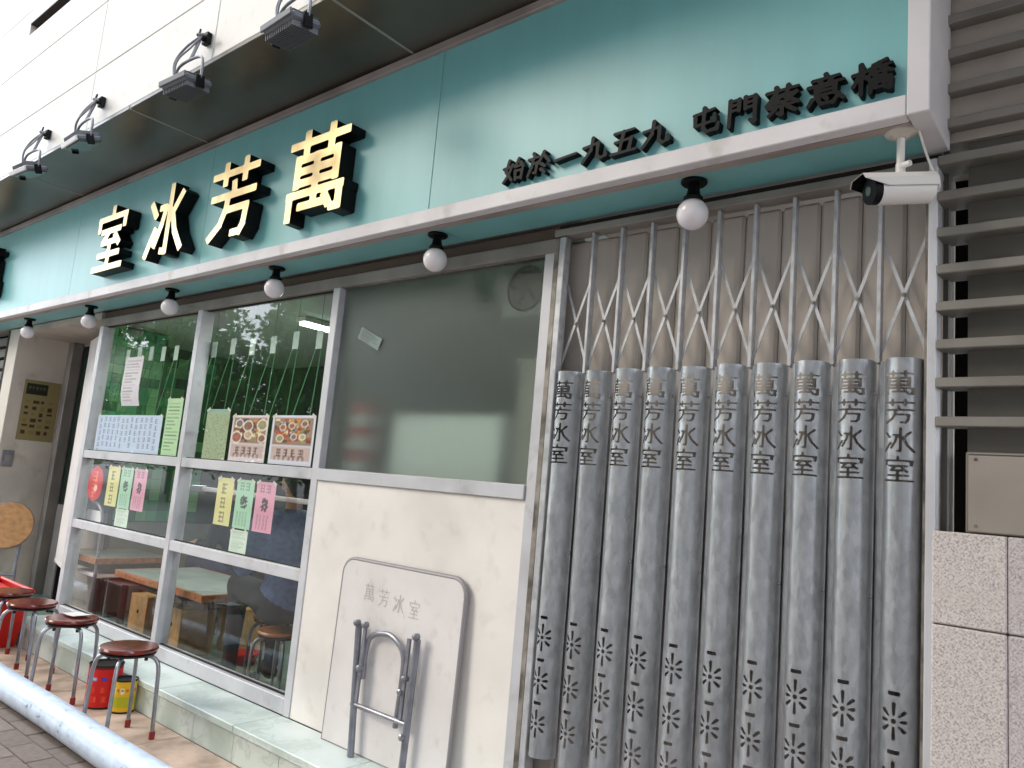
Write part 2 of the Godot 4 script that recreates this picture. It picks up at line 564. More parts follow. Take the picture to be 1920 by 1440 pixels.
	M.box_taupe = worn(Color(0.60, 0.565, 0.53), 0.55, 0.0, 0.05, 0.01, 0.8, 79)
	M.concrete = worn(Color(0.50, 0.49, 0.475), 0.8, 0.0, 0.1, 0.01, 0.1, 80)
	M.kitchen_pale = plain_mat(Color(0.40, 0.43, 0.38), 0.7)
	M.cabinet_white = plain_mat(Color(0.92, 0.92, 0.90), 0.6)
	M.ribbon = plain_mat(Color(0.11, 0.42, 0.20), 0.6)
	M.tape = plain_mat(Color(0.86, 0.84, 0.76), 0.3)
	M.card = plain_mat(Color(0.78, 0.85, 0.80), 0.7)
	M.tube_light = plain_mat(Color(0.95, 0.97, 1.0), 0.5)
	M.tube_light.emission_enabled = true
	M.tube_light.emission = Color(0.93, 1.0, 0.97)
	M.tube_light.emission_energy_multiplier = 3.0
	M.denim = worn(Color(0.17, 0.215, 0.33), 0.85, 0.0, 0.3, 0.05, 3.0, 71, 0.1)
	M.jacket = worn(Color(0.33, 0.41, 0.56), 0.8, 0.0, 0.2, 0.04, 2.5, 72, 0.1)
	M.navy = worn(Color(0.08, 0.095, 0.14), 0.85, 0.0, 0.3, 0.05, 3.0, 73)
	M.skin = plain_mat(Color(0.72, 0.53, 0.42), 0.55)
	M.hair = plain_mat(Color(0.05, 0.045, 0.04), 0.5)
	for k in 4:
		M["mosaic%d" % k] = plain_mat([Color(0.14, 0.50, 0.30), Color(0.26, 0.62, 0.42), Color(0.09, 0.36, 0.20), Color(0.42, 0.66, 0.42)][k], 0.25)
	var spots := noise_tex([[0.0, Color(0.90, 0.885, 0.87)], [0.20, Color(0.96, 0.955, 0.945)], [0.30, Color(1, 1, 1)], [1.0, Color(1, 1, 1)]], 0.012, 90, FastNoiseLite.TYPE_SIMPLEX_SMOOTH, 6, 512)
	var streaks := noise_tex([[0.0, Color(0.94, 0.935, 0.92)], [0.33, Color(1, 1, 1)], [1.0, Color(1, 1, 1)]], 0.02, 91, FastNoiseLite.TYPE_SIMPLEX_SMOOTH, 5, 512)
	for n in ["beige2", "alu", "trim", "stone", "laminate"]:
		M[n].detail_enabled = true
		M[n].detail_blend_mode = BaseMaterial3D.BLEND_MODE_MUL
		M[n].detail_albedo = spots
	for n in ["wallwhite", "board", "tile", "tile2", "granite_smooth"]:
		M[n].detail_enabled = true
		M[n].detail_blend_mode = BaseMaterial3D.BLEND_MODE_MUL
		M[n].detail_albedo = streaks
	M.bark = worn(Color(0.25, 0.20, 0.16), 0.9, 0.0, 0.3, 0.03, 1.0, 74)
	for k in 2:
		M["leaf%d" % k] = plain_mat([Color(0.16, 0.36, 0.13), Color(0.24, 0.46, 0.18)][k], 0.55)
		M["leaf%d" % k].backlight_enabled = true
		M["leaf%d" % k].backlight = Color(0.25, 0.4, 0.12)

# ---------------------------------------------------------------- printed paper: flat colour, blocks and marks in ink
func paper_mat(w: int, h: int, bg: Color, seed_: int, style: String) -> StandardMaterial3D:
	var r := RandomNumberGenerator.new()
	r.seed = seed_
	var im := Image.create(w, h, false, Image.FORMAT_RGBA8)
	im.fill(bg)
	var ink := func(x0: float, y0: float, x1: float, y1: float, c: Color) -> void:
		im.fill_rect(Rect2i(int(x0), int(y0), maxi(1, int(x1 - x0)), maxi(1, int(y1 - y0))), c)
	var word := func(x: float, y: float, sz: float, c: Color) -> void:   # one small printed character
		for k in 3:
			ink.call(x, y + sz * (0.05 + 0.38 * k), x + sz * r.randf_range(0.6, 0.95), y + sz * (0.05 + 0.38 * k) + maxf(1.0, sz * 0.12), c)
		for k in 2:
			var xx := x + sz * r.randf_range(0.1, 0.8)
			ink.call(xx, y, xx + maxf(1.0, sz * 0.13), y + sz * 0.95, c)
	match style:
		"columns":   # close columns of vertical writing
			var n := 13
			for i in n:
				var x := w * (0.04 + 0.93 * i / n)
				var y := h * r.randf_range(0.05, 0.1)
				var c := Color(0.30, 0.36, 0.55).lerp(Color(0.45, 0.40, 0.50), r.randf())
				while y < h * r.randf_range(0.75, 0.97):
					word.call(x, y, w * 0.045, c)
					y += w * 0.06
		"vertical":   # a strip with one column of large characters
			var y2 := h * 0.12
			while y2 < h * 0.85:
				word.call(w * 0.3, y2, w * 0.4, bg.darkened(0.45))
				y2 += w * 0.5
		"lines":
			for i in 14:
				var yy := h * (0.08 + 0.062 * i)
				ink.call(w * 0.1, yy, w * r.randf_range(0.5, 0.92), yy + h * 0.02, bg.darkened(r.randf_range(0.12, 0.4)))
		"menu":   # a strip: heading, picture, small print
			for i in 2:
				word.call(w * (0.2 + 0.32 * i), h * 0.06, w * 0.28, bg.darkened(0.35))
			var cx := w * 0.5
			var cy := h * 0.46
			for k in 60:
				var a := r.randf() * TAU
				var q := sqrt(r.randf()) * w * 0.2
				ink.call(cx + cos(a) * q - 2, cy + sin(a) * q * 1.1 - 2, cx + cos(a) * q + 2, cy + sin(a) * q * 1.1 + 2, bg.darkened(r.randf_range(0.5, 0.8)))
			for i in 4:
				for k in 4:
					word.call(w * (0.16 + 0.17 * k), h * (0.66 + 0.075 * i), w * 0.11, bg.darkened(0.3))
		"photo":   # dishes in a grid over a caption
			var cols := [Color(0.72, 0.30, 0.14), Color(0.85, 0.55, 0.25), Color(0.55, 0.62, 0.38), Color(0.90, 0.85, 0.70), Color(0.40, 0.20, 0.14), Color(0.62, 0.16, 0.12), Color(0.24, 0.30, 0.40)]
			ink.call(w * 0.05, h * 0.06, w * 0.95, h * 0.60, Color(0.62, 0.50, 0.42))
			for k in 120:
				var c0: Color = cols[r.randi() % cols.size()]
				var x2 := r.randf_range(0.06, 0.84) * w
				var y3 := r.randf_range(0.07, 0.5) * h
				ink.call(x2, y3, x2 + r.randf_range(0.04, 0.12) * w, y3 + r.randf_range(0.03, 0.08) * h, c0)
			for j in 2:
				for i in 3:
					var px := w * (0.2 + 0.3 * i + r.randf_range(-0.08, 0.08))
					var py := h * (0.2 + 0.25 * j + r.randf_range(-0.04, 0.04))
					var rs := r.randf_range(0.06, 0.15)
					var food: Color = cols[r.randi() % cols.size()]
					for k in 90:
						var an := TAU * k / 90.0
						for q in 8:
							var rq := w * rs * (q + 1) / 8.0
							var cq := Color(0.93, 0.91, 0.88) if q > 5 else food.lerp(cols[r.randi() % cols.size()], 0.5).lerp(Color.WHITE, 0.12)
							ink.call(px + cos(an) * rq, py + sin(an) * rq * 0.7, px + cos(an) * rq + 2, py + sin(an) * rq * 0.7 + 2, cq)
			ink.call(w * 0.05, h * 0.63, w * 0.95, h * 0.90, Color(0.80, 0.70, 0.68))
			for k in 4:
				word.call(w * (0.18 + 0.17 * k), h * 0.68, w * 0.13, Color(0.28, 0.16, 0.16))
			for k in 7:
				word.call(w * (0.12 + 0.11 * k), h * 0.82, w * 0.07, Color(0.35, 0.25, 0.25))
		"mosaic":
			for k in 500:
				var x4 := r.randf() * w
				var y4 := r.randf_range(0.08, 0.97) * h
				ink.call(x4, y4, x4 + w * 0.04, y4 + h * 0.012, bg.darkened(r.randf_range(0.1, 0.5)).lerp(Color(0.7, 0.6, 0.35), r.randf() * 0.4))
			ink.call(0, 0, w, h * 0.07, Color(0.55, 0.70, 0.66))
		"board":   # a dark header above rows of small print and pictures
			ink.call(w * 0.08, h * 0.06, w * 0.66, h * 0.24, Color(0.10, 0.11, 0.06))
			for k in 5:
				word.call(w * (0.12 + 0.1 * k), h * 0.11, w * 0.07, Color(0.6, 0.55, 0.3))
			for i in 6:
				for k in 4:
					var c5 := Color(0.28, 0.16, 0.07) if (i + k) % 3 else Color(0.55, 0.45, 0.22)
					ink.call(w * (0.1 + 0.21 * k), h * (0.34 + 0.1 * i), w * (0.1 + 0.21 * k + r.randf_range(0.08, 0.17)), h * (0.34 + 0.1 * i + r.randf_range(0.03, 0.07)), c5)
		"red":
			for k in 3:
				word.call(w * 0.3, h * (0.16 + 0.22 * k), w * 0.38, Color(0.97, 0.45, 0.25))
			for k in 120:
				var a2 := r.randf() * TAU
				var q2 := sqrt(r.randf()) * w * 0.11
				ink.call(w * 0.58 + cos(a2) * q2 - 1, h * 0.62 + sin(a2) * q2 - 1, w * 0.58 + cos(a2) * q2 + 2, h * 0.62 + sin(a2) * q2 + 2, Color(0.98, 0.80, 0.72))
		"can":
			ink.call(0, 0, w, h * 0.06, bg.darkened(0.5))
			for k in 60:
				ink.call(r.randf() * w, r.randf_range(0.1, 0.9) * h, r.randf() * w, 1, bg)
			for k in 10:
				ink.call(w * 0.1 * k, h * 0.26, w * (0.1 * k + 0.06), h * 0.36, Color(0.35, 0.20, 0.62) if k % 2 else Color(0.62, 0.66, 0.85))
				word.call(w * 0.1 * k, h * 0.5, w * 0.06, bg.lerp(Color(0.98, 0.62, 0.35), 0.7))
				word.call(w * 0.1 * k + 4, h * 0.74, w * 0.06, bg.lerp(Color(0.98, 0.70, 0.45), 0.7))
		"tin":
			ink.call(0, h * 0.5, w, h * 0.86, bg.lerp(Color(0.62, 0.70, 0.08), 0.7))
			for k in 8:
				ink.call(w * 0.125 * k, h * 0.2, w * (0.125 * k + 0.05), h * 0.42, Color(0.88, 0.86, 0.78))
				word.call(w * 0.125 * k + 2, h * 0.26, w * 0.03, Color(0.25, 0.25, 0.15))
				ink.call(w * (0.125 * k + 0.07), h * 0.24, w * (0.125 * k + 0.11), h * 0.34, Color(0.80, 0.42, 0.08))
	var soft := 0.3 if style == "photo" else 0.4
	im.resize(maxi(8, int(w * soft)), maxi(8, int(h * soft)), Image.INTERPOLATE_LANCZOS)
	im.resize(w, h, Image.INTERPOLATE_CUBIC)
	var m := plain_mat(Color.WHITE, 0.7)
	m.albedo_texture = ImageTexture.create_from_image(im)
	return m

func sheet(called: String, parent: Node, base: Vector3, x0: float, x1: float, y0: float, y1: float, z: float, m: Material, skew := 0.0, curl := 0.0, round_top := 0.0) -> MeshInstance3D:
	var st := mb()
	st.set_smooth_group(0)
	var n := 8
	for k in n:
		var a := float(k) / n
		var b := float(k + 1) / n
		var ya := lerpf(y1, y0, a)
		var yb := lerpf(y1, y0, b)
		var za := z + curl * pow(maxf(0.0, a - 0.6) / 0.4, 2.0)
		var zb := z + curl * pow(maxf(0.0, b - 0.6) / 0.4, 2.0)
		var ia := 0.0
		var ib := 0.0
		if round_top > 0.0:
			ia = (x1 - x0) * 0.5 * (1.0 - pow(maxf(0.0, 1.0 - pow(absf(a * 2.0 - 1.0), 2.4)), 0.5))
			ib = (x1 - x0) * 0.5 * (1.0 - pow(maxf(0.0, 1.0 - pow(absf(b * 2.0 - 1.0), 2.4)), 0.5))
		quad_uv(st, Vector3(x0 + ia + skew * a, ya, za), Vector3(x1 - ia + skew * a, ya, za), Vector3(x1 - ib + skew * b, yb, zb), Vector3(x0 + ib + skew * b, yb, zb), Rect2(0, a, 1, b - a))
	return obj(called, st, m, parent, base)

func piece(called: String, src: MeshInstance3D, m: Material, parent: Node, shift: Vector3) -> MeshInstance3D:
	var o := MeshInstance3D.new()
	o.mesh = src.mesh
	o.material_override = m
	put(o, parent, called)
	o.position = shift * S
	offs[o] = offs[src]
	return o

func one_box(called: String, a: Vector3, b: Vector3, m: Material, parent: Node = self, ch := 0.0, base := Vector3.ZERO) -> MeshInstance3D:
	var st := mb()
	bx(st, a, b, ch)
	return obj(called, st, m, parent, base)

func struct_box(called: String, a: Vector3, b: Vector3, m: Material, ch := 0.0) -> MeshInstance3D:
	var o := one_box(called, a, b, m, self, ch, Vector3((a.x + b.x) * 0.5, minf(a.y, b.y), (a.z + b.z) * 0.5))
	tag(o, "", "", "", "structure")
	return o

# ---------------------------------------------------------------- ground
func setting() -> void:
	struct_box("ground", Vector3(-150, -2.2, -150), Vector3(150, -1.78, 150), M.asphalt)
	var pv := struct_box("pavement", Vector3(-40, -1.9, -0.6), Vector3(14, -1.716, 4.4), M.mortar)
	tag(pv, "brown paved footpath beyond the white pipe", "")
	var nx := 24
	for j in 9:
		for i in nx:
			var x := -8.2 + 0.30 * i + (0.15 if j % 2 else 0.0)
			var z := 0.885 + 0.15 * j
			var st := mb()
			var dy := rng.randf_range(-0.002, 0.002)
			bx(st, Vector3(x + 0.004, -1.73, z + 0.004), Vector3(x + 0.296, -1.706 + dy, z + 0.146), 0.004)
			obj("paver", st, M["paver%d" % (rng.randi() % 3)], pv)
	var ss := struct_box("stone_strip", Vector3(-11.5, -1.75, 0.30), Vector3(-2.0, -1.7135, 0.875), M.mortar)
	tag(ss, "pinkish stone strip between the marble ledge and the pipe", "")
	for i in 14:
		var st := mb()
		bx(st, Vector3(-11.3 + 0.66 * i + 0.002, -1.74, 0.318), Vector3(-11.3 + 0.66 * (i + 1) - 0.002, -1.71 + rng.randf_range(-0.001, 0.001), 0.872), 0.004)
		obj("slab", st, M.stone, ss)

# ---------------------------------------------------------------- windows, white wall, ledge
func facade() -> void:
	var f := thing("shopfront", "grey aluminium shopfront with two clear window columns, one frosted window and a white wall panel", "shopfront", Vector3(-5.0, -1.5, 0))
	var mx := [[-7.78, -7.70], [-5.905, -5.835], [-4.13, -4.06], [-2.365, -2.30]]
	for m in mx:
		one_box("mullion", Vector3(m[0], -1.5, -0.11), Vector3(m[1], 1.225, 0.0), M.alu, f, 0.004)
	one_box("head_rail", Vector3(-7.78, 1.226, -0.11), Vector3(-2.30, 1.30, -0.002), M.alu_dim, f, 0.004)
	one_box("header_strip", Vector3(-7.78, 1.302, -0.11), Vector3(-2.30, 1.366, -0.03), M.brown, f)
	for c in 2:
		var x0: float = mx[c][1] + 0.001
		var x1: float = mx[c + 1][0] - 0.001
		for t in [[-0.045, 0.028], [-0.69, -0.615], [-1.5, -1.40]]:
			one_box("transom", Vector3(x0, t[0], -0.10), Vector3(x1, t[1], -0.004), M.alu, f, 0.004)
		for p in [[0.028, 1.226], [-0.615, -0.045], [-1.40, -0.69]]:
			var st := mb()
			quad(st, Vector3(x0, p[0], -0.05), Vector3(x1, p[0], -0.05), Vector3(x1, p[1], -0.05), Vector3(x0, p[1], -0.05), Vector3(0, 0, 1))
			obj("pane", st, M.glass, f)
			for b in [[p[0], p[0] + 0.008], [p[1] - 0.008, p[1]]]:
				one_box("gasket", Vector3(x0 + 0.001, b[0] + 0.001, -0.062), Vector3(x1 - 0.001, b[1] - 0.001, -0.040), M.dark_rubber, f)
	one_box("window_sill", Vector3(-4.059, -0.045, -0.10), Vector3(-2.366, 0.03, 0.012), M.alu, f, 0.004)
	one_box("frosted_pane", Vector3(-4.062, 0.03, -0.058), Vector3(-2.362, 1.228, -0.05), M.frosted, f)
	one_box("wall_panel", Vector3(-4.059, -1.5, -0.12), Vector3(-2.34, -0.046, -0.006), M.wallwhite, f, 0.003)
	one_box("corner_strip", Vector3(-2.339, -1.5, -0.10), Vector3(-2.30, -0.001, -0.001), M.beige2, f, 0.003)

	var l := thing("marble_ledge", "pale green marble ledge running below the shop windows", "ledge", Vector3(-5.05, -1.71, 0.15))
	one_box("bed", Vector3(-7.79, -1.72, -0.3), Vector3(-2.315, -1.545, 0.295), M.marble_joint, l)
	var n := 6
	for i in n:
		var x0 := -7.8 + 0.9166 * i
		one_box("top_slab", Vector3(x0 + 0.001, -1.545, -0.003), Vector3(x0 + 0.9146, -1.501, 0.33), M.marble, l, 0.005)
	for i in 12:
		var x0 := -7.8 + 0.4583 * i
		one_box("front_slab", Vector3(x0 + 0.001, -1.712, 0.27), Vector3(x0 + 0.4563, -1.546, 0.314), M.marble, l, 0.003)
	# building behind the sign: closes the shop overhead
	struct_box("building_core", Vector3(-14, 1.40, -5.5), Vector3(4.0, 2.42, -0.012), M.beige)
	struct_box("building_wall", Vector3(-14, 2.48, -5.5), Vector3(4.0, 9.0, 0.86), M.beige)

# ---------------------------------------------------------------- sign
func signboard() -> void:
	var s := thing("signboard", "long turquoise shop sign in a pale frame with raised gold and black characters", "sign", Vector3(-5.8, 1.37, 0.16))
	var xs := [-12.6, -10.2, -7.78, -5.36, -2.93, -0.588]
	for i in 5:
		one_box("sign_panel", Vector3(xs[i] + 0.0015, 1.40, 0.29), Vector3(xs[i + 1] - 0.0015, 2.372, 0.325), M.teal, s, 0.002)
		one_box("soffit_panel", Vector3(xs[i] + 0.0015, 1.374, 0.004), Vector3(xs[i + 1] - 0.0015, 1.396, 0.288), M.teal, s)
	one_box("backing", Vector3(-12.6, 1.397, 0.0), Vector3(-0.60, 2.38, 0.285), M.slot, s)
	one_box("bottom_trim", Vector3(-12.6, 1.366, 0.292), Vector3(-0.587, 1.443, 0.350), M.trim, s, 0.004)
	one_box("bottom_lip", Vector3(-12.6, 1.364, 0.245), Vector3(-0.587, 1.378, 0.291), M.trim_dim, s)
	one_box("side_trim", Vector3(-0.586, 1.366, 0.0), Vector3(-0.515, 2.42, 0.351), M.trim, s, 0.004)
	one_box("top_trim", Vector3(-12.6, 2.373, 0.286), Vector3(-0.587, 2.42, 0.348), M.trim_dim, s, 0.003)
	# gold characters, read from right to left
	var big := [["shi", -6.745], ["bing", -5.76], ["fang", -4.80], ["wan", -3.85]]
	for b in big:
		var o := letter("gold_character", b[0], s, Vector3(b[1], 1.825, 0.435), 0.595, 0.555, 0.106, 5.6, false, 64, M.black, M.gold)
		tag(o, "raised gold character with thick black sides")
	var e := letter("gold_character", "wan", s, Vector3(-9.99, 1.90, 0.435), 0.60, 0.56, 0.106, 5.6, false, 48, M.black, M.gold)
	tag(e, "character cut off by the picture's edge")
	# small black line of writing
	var small := [["s_shi", -2.315], ["s_yu", -2.163], ["s_yi", -2.007], ["s_jiu", -1.852], ["s_wu", -1.698], ["s_jiu", -1.545], ["s_tun", -1.322], ["s_men", -1.166], ["s_cai", -1.010], ["s_ying", -0.852], ["s_qiao", -0.695]]
	for b in small:
		letter("black_character", b[0], s, Vector3(b[1], 1.531, 0.362), 0.128, 0.116, 0.036, 6.2, true, 56, M.black, M.black)

# ---------------------------------------------------------------- canopy and the wall above
func upper_wall() -> void:
	var c := thing("canopy", "dark metal canopy underside above the turquoise sign", "canopy", Vector3(-5.5, 2.43, 0.5))
	for i in 7:
		var x0 := -14.63 + 2.29 * i
		one_box("soffit_panel", Vector3(x0 + 0.009, 2.432, 0.0), Vector3(x0 + 2.281, 2.46, 0.932), M.canopy, c, 0.003)
		one_box("seam_strip", Vector3(x0 - 0.0085, 2.429, 0.34), Vector3(x0 + 0.0085, 2.455, 0.928), M.seam, c)
	var w := thing("upper_wall", "cream panelled wall above the canopy edge with a dark slot", "wall", Vector3(-5.5, 2.43, 0.93))
	one_box("backing", Vector3(-14, 2.462, 0.80), Vector3(3.0, 3.886, 0.922), M.joint, w)
	one_box("backing", Vector3(-14, 4.005, 0.80), Vector3(3.0, 9.0, 0.922), M.joint, w)
	for i in 9:
		var x0 := -13.71 + 1.87 * i
		var rows := [[2.462, 2.94], [2.946, 3.55], [3.556, 3.885]]
		var left := x0 < -9.5
		if left:
			rows = [[2.462, 2.94], [2.946, 3.55], [3.556, 4.16], [4.166, 4.8], [4.806, 6.0]]
		for r in rows:
			one_box("wall_panel", Vector3(x0 + 0.003, r[0], 0.88), Vector3(x0 + 1.867, r[1], 0.93), M.tile if rng.randf() < 0.5 else M.tile2, w, 0.004)
		if not left:
			for r in [[4.005, 4.8], [4.806, 6.0]]:
				for h in 2:
					one_box("wall_panel", Vector3(x0 + 0.003 + 0.935 * h, r[0], 0.88), Vector3(x0 + 0.931 + 0.935 * h, r[1], 0.935), M.tile if h else M.tile2, w, 0.004)
			one_box("slot", Vector3(x0, 3.887, 0.79), Vector3(x0 + 1.87, 3.998, 0.81), M.slot, w)
			one_box("slot_lining", Vector3(x0, 3.9985, 0.812), Vector3(x0 + 1.87, 4.0045, 0.932), M.slot, w)

# ---------------------------------------------------------------- folding gate
func flower(p: Vector2) -> float:
	var d := p.length() - 0.0085
	for k in 8:
		var a := TAU * k / 8.0
		var dir := Vector2(sin(a), cos(a))
		var long := k % 4 == 0
		var r0 := 0.021 if k % 2 == 0 else 0.024
		var r1 := 0.056 if long else (0.033 if k % 2 == 0 else 0.044)
		var q := clampf(p.dot(dir), r0, r1)
		var wd := 0.0042 + 0.0022 * (q - r0) / (r1 - r0)
		d = minf(d, (p - dir * q).length() - wd)
	return d

func gate_panel_profile(u: float) -> Vector2:   # u across the sheet 0..1 -> (x, z)
	var w := 0.1525
	if u < 0.13:
		return Vector2(u * w, -0.016)
	if u > 0.965:
		return Vector2(u * w, -0.018)
	var t := (u - 0.13) / 0.835
	return Vector2(u * w, -0.016 + 0.072 * pow(sin(PI * pow(t, 0.88)), 0.55))

func gate_panel(g: Node3D, sd: int) -> MeshInstance3D:
	var bend := FastNoiseLite.new()
	bend.seed = sd
	bend.frequency = 1.0
	bend.fractal_octaves = 2
	var st := mb()
	st.set_smooth_group(0)
	var nu := 34
	var us := []
	for i in nu + 1:
		us.append(float(i) / nu)
	var chars := ["wan", "fang", "bing", "shi"]
	var zones := [[0.592, 0.556, 2, 0], [0.556, 0.140, 92, 1], [0.140, -0.545, 12, 0], [-0.545, -1.150, 130, 2], [-1.150, -1.19, 2, 0]]
	for zn in zones:
		var ny: int = zn[2]
		var val := PackedFloat32Array()
		var pos := PackedVector3Array()
		for j in ny + 1:
			var y := lerpf(zn[0], zn[1], float(j) / ny)
			for i in nu + 1:
				var pr := gate_panel_profile(us[i])
				var wob := bend.get_noise_2d(y * 0.9, 3.0 * sd) * 0.005
				var dent := bend.get_noise_2d(y * 5.0 + 40.0, pr.x * 14.0) * 0.003
				pos.append(Vector3(pr.x + wob * 0.35, y + bend.get_noise_1d(pr.x * 4.0) * 0.002, pr.y + wob + dent * sin(PI * us[i])))
				var d := 1.0
				var xc := pr.x - 0.080
				if zn[3] == 1:
					for k in 4:
						var cy := 0.500 - 0.1035 * k
						if absf(y - cy) < 0.06 and absf(xc) < 0.056:
							d = minf(d, glyph_sdf(chars[k], Vector2(50.0 + xc / 0.098 * 100.0, 50.0 - (y - cy) / 0.088 * 100.0), 4.7, false) * 0.00095)
				elif zn[3] == 2:
					for k in 3:
						var cy := -0.661 - 0.190 * k
						d = minf(d, flower(Vector2(xc, y - cy)))
						d = minf(d, maxf(absf(xc) - 0.019, absf(y - cy - 0.090) - 0.007))
				val.append(-d)
		fill_grid(st, nu, ny, val, pos, Vector3(0, 0, 1))
	st.set_smooth_group(-1)
	return obj("gate_panel", st, M.galv0, g)

func gate() -> void:
	var g := thing("folding_gate", "galvanised folding gate of ten ribbed sheet panels pierced with characters and flowers", "gate", Vector3(-1.43, -1.6, 0))
	var pitch := 0.1655
	var kinds := [gate_panel(g, 3), gate_panel(g, 8), gate_panel(g, 21), gate_panel(g, 34)]
	for i in 10:
		var xl := -2.232 + pitch * i
		var sh := Vector3(xl, rng.randf_range(-0.003, 0.003), 0.0)
		var o: MeshInstance3D = kinds[i % 4]
		if i < 4:
			o.position = sh * S
			o.material_override = M["galv%d" % (i % 3)]
		else:
			o = piece("gate_panel", o, M["galv%d" % (rng.randi() % 3)], g, sh)
			if i == 9:
				tag(o, "rightmost gate panel beside the end post")
				o.material_override = M.galv1
		for y in [0.47, -0.27]:
			var bs := mb()
			lathe(bs, [Vector2(0.007, 0), Vector2(0.007, 0.004), Vector2(0.004, 0.007), Vector2(0, 0.008)], Vector3(xl + 0.149, y, -0.012), 8, Basis(Vector3.RIGHT, PI / 2))
			obj("bolt", bs, M.steel, g)
	for i in range(0, 11):
		var xb := -2.232 + pitch * i - 0.006
		if i < 10:
			var gb := mb()
			bx(gb, Vector3(xb - 0.0095, 0.585, -0.045), Vector3(xb + 0.0055, 1.298, -0.006), 0.002)
			bx(gb, Vector3(xb - 0.0055, -1.56, -0.06), Vector3(xb + 0.0045, 0.584, -0.032), 0.002)
			obj("gate_bar", gb, M.galv_bar, g)
		if i < 10:
			var xa := xb - 0.003
			var xc := xb + pitch - 0.003
			var st := mb()
			bar(st, Vector3(xa, 0.61, -0.030), Vector3(xc, 1.08, -0.030), 0.013, 0.004)
			obj("lattice_bar", st, M.galv_bar, g)
			var s2 := mb()
			bar(s2, Vector3(xc, 0.61, -0.038), Vector3(xa, 1.08, -0.038), 0.013, 0.004)
			obj("lattice_bar", s2, M.galv_bar, g)
			var s4 := mb()
			lathe(s4, [Vector2(0.008, 0), Vector2(0.008, 0.004), Vector2(0, 0.006)], Vector3((xa + xc) * 0.5, 0.845, -0.028), 8, Basis(Vector3.RIGHT, PI / 2))
			obj("rivet", s4, M.galv_rust, g)
	one_box("side_post", Vector3(-2.295, -1.6, -0.03), Vector3(-2.262, 1.29, 0.015), M.galv_rust, g, 0.003)
	one_box("side_post", Vector3(-2.258, -1.6, -0.025), Vector3(-2.222, 1.29, 0.022), M.galv_bar, g, 0.003)
	one_box("end_post", Vector3(-0.576, -1.6, -0.05), Vector3(-0.546, 1.33, 0.045), M.alu, g, 0.003)
	one_box("end_strip", Vector3(-0.592, -1.6, -0.05), Vector3(-0.579, 1.30, 0.01), M.galv_rust, g, 0.002)
	one_box("top_rail", Vector3(-2.297, 1.299, -0.07), Vector3(-0.546, 1.335, 0.02), M.alu_dim, g, 0.003)
	one_box("top_track", Vector3(-2.297, 1.336, -0.10), Vector3(-0.546, 1.371, -0.02), M.slot, g)
	one_box("bottom_rail", Vector3(-2.26, -1.6, -0.04), Vector3(-0.58, -1.565, 0.02), M.galv_rust, g, 0.003)
	var d := thing("folding_door", "beige panelled door closed behind the folding gate", "door", Vector3(-1.43, -1.6, -0.12))
	for i in 11:
		var x0 := -2.31 + 0.163 * i
		var st := mb()
		bx(st, Vector3(x0 + 0.002, -1.6, -0.15), Vector3(x0 + 0.161, 1.30, -0.102), 0.012)
		obj("door_panel", st, M.shutter, d)
	struct_box("door_step", Vector3(-2.31, -1.78, -0.6), Vector3(-0.545, -1.602, 0.3), M.granite_smooth, 0.006)

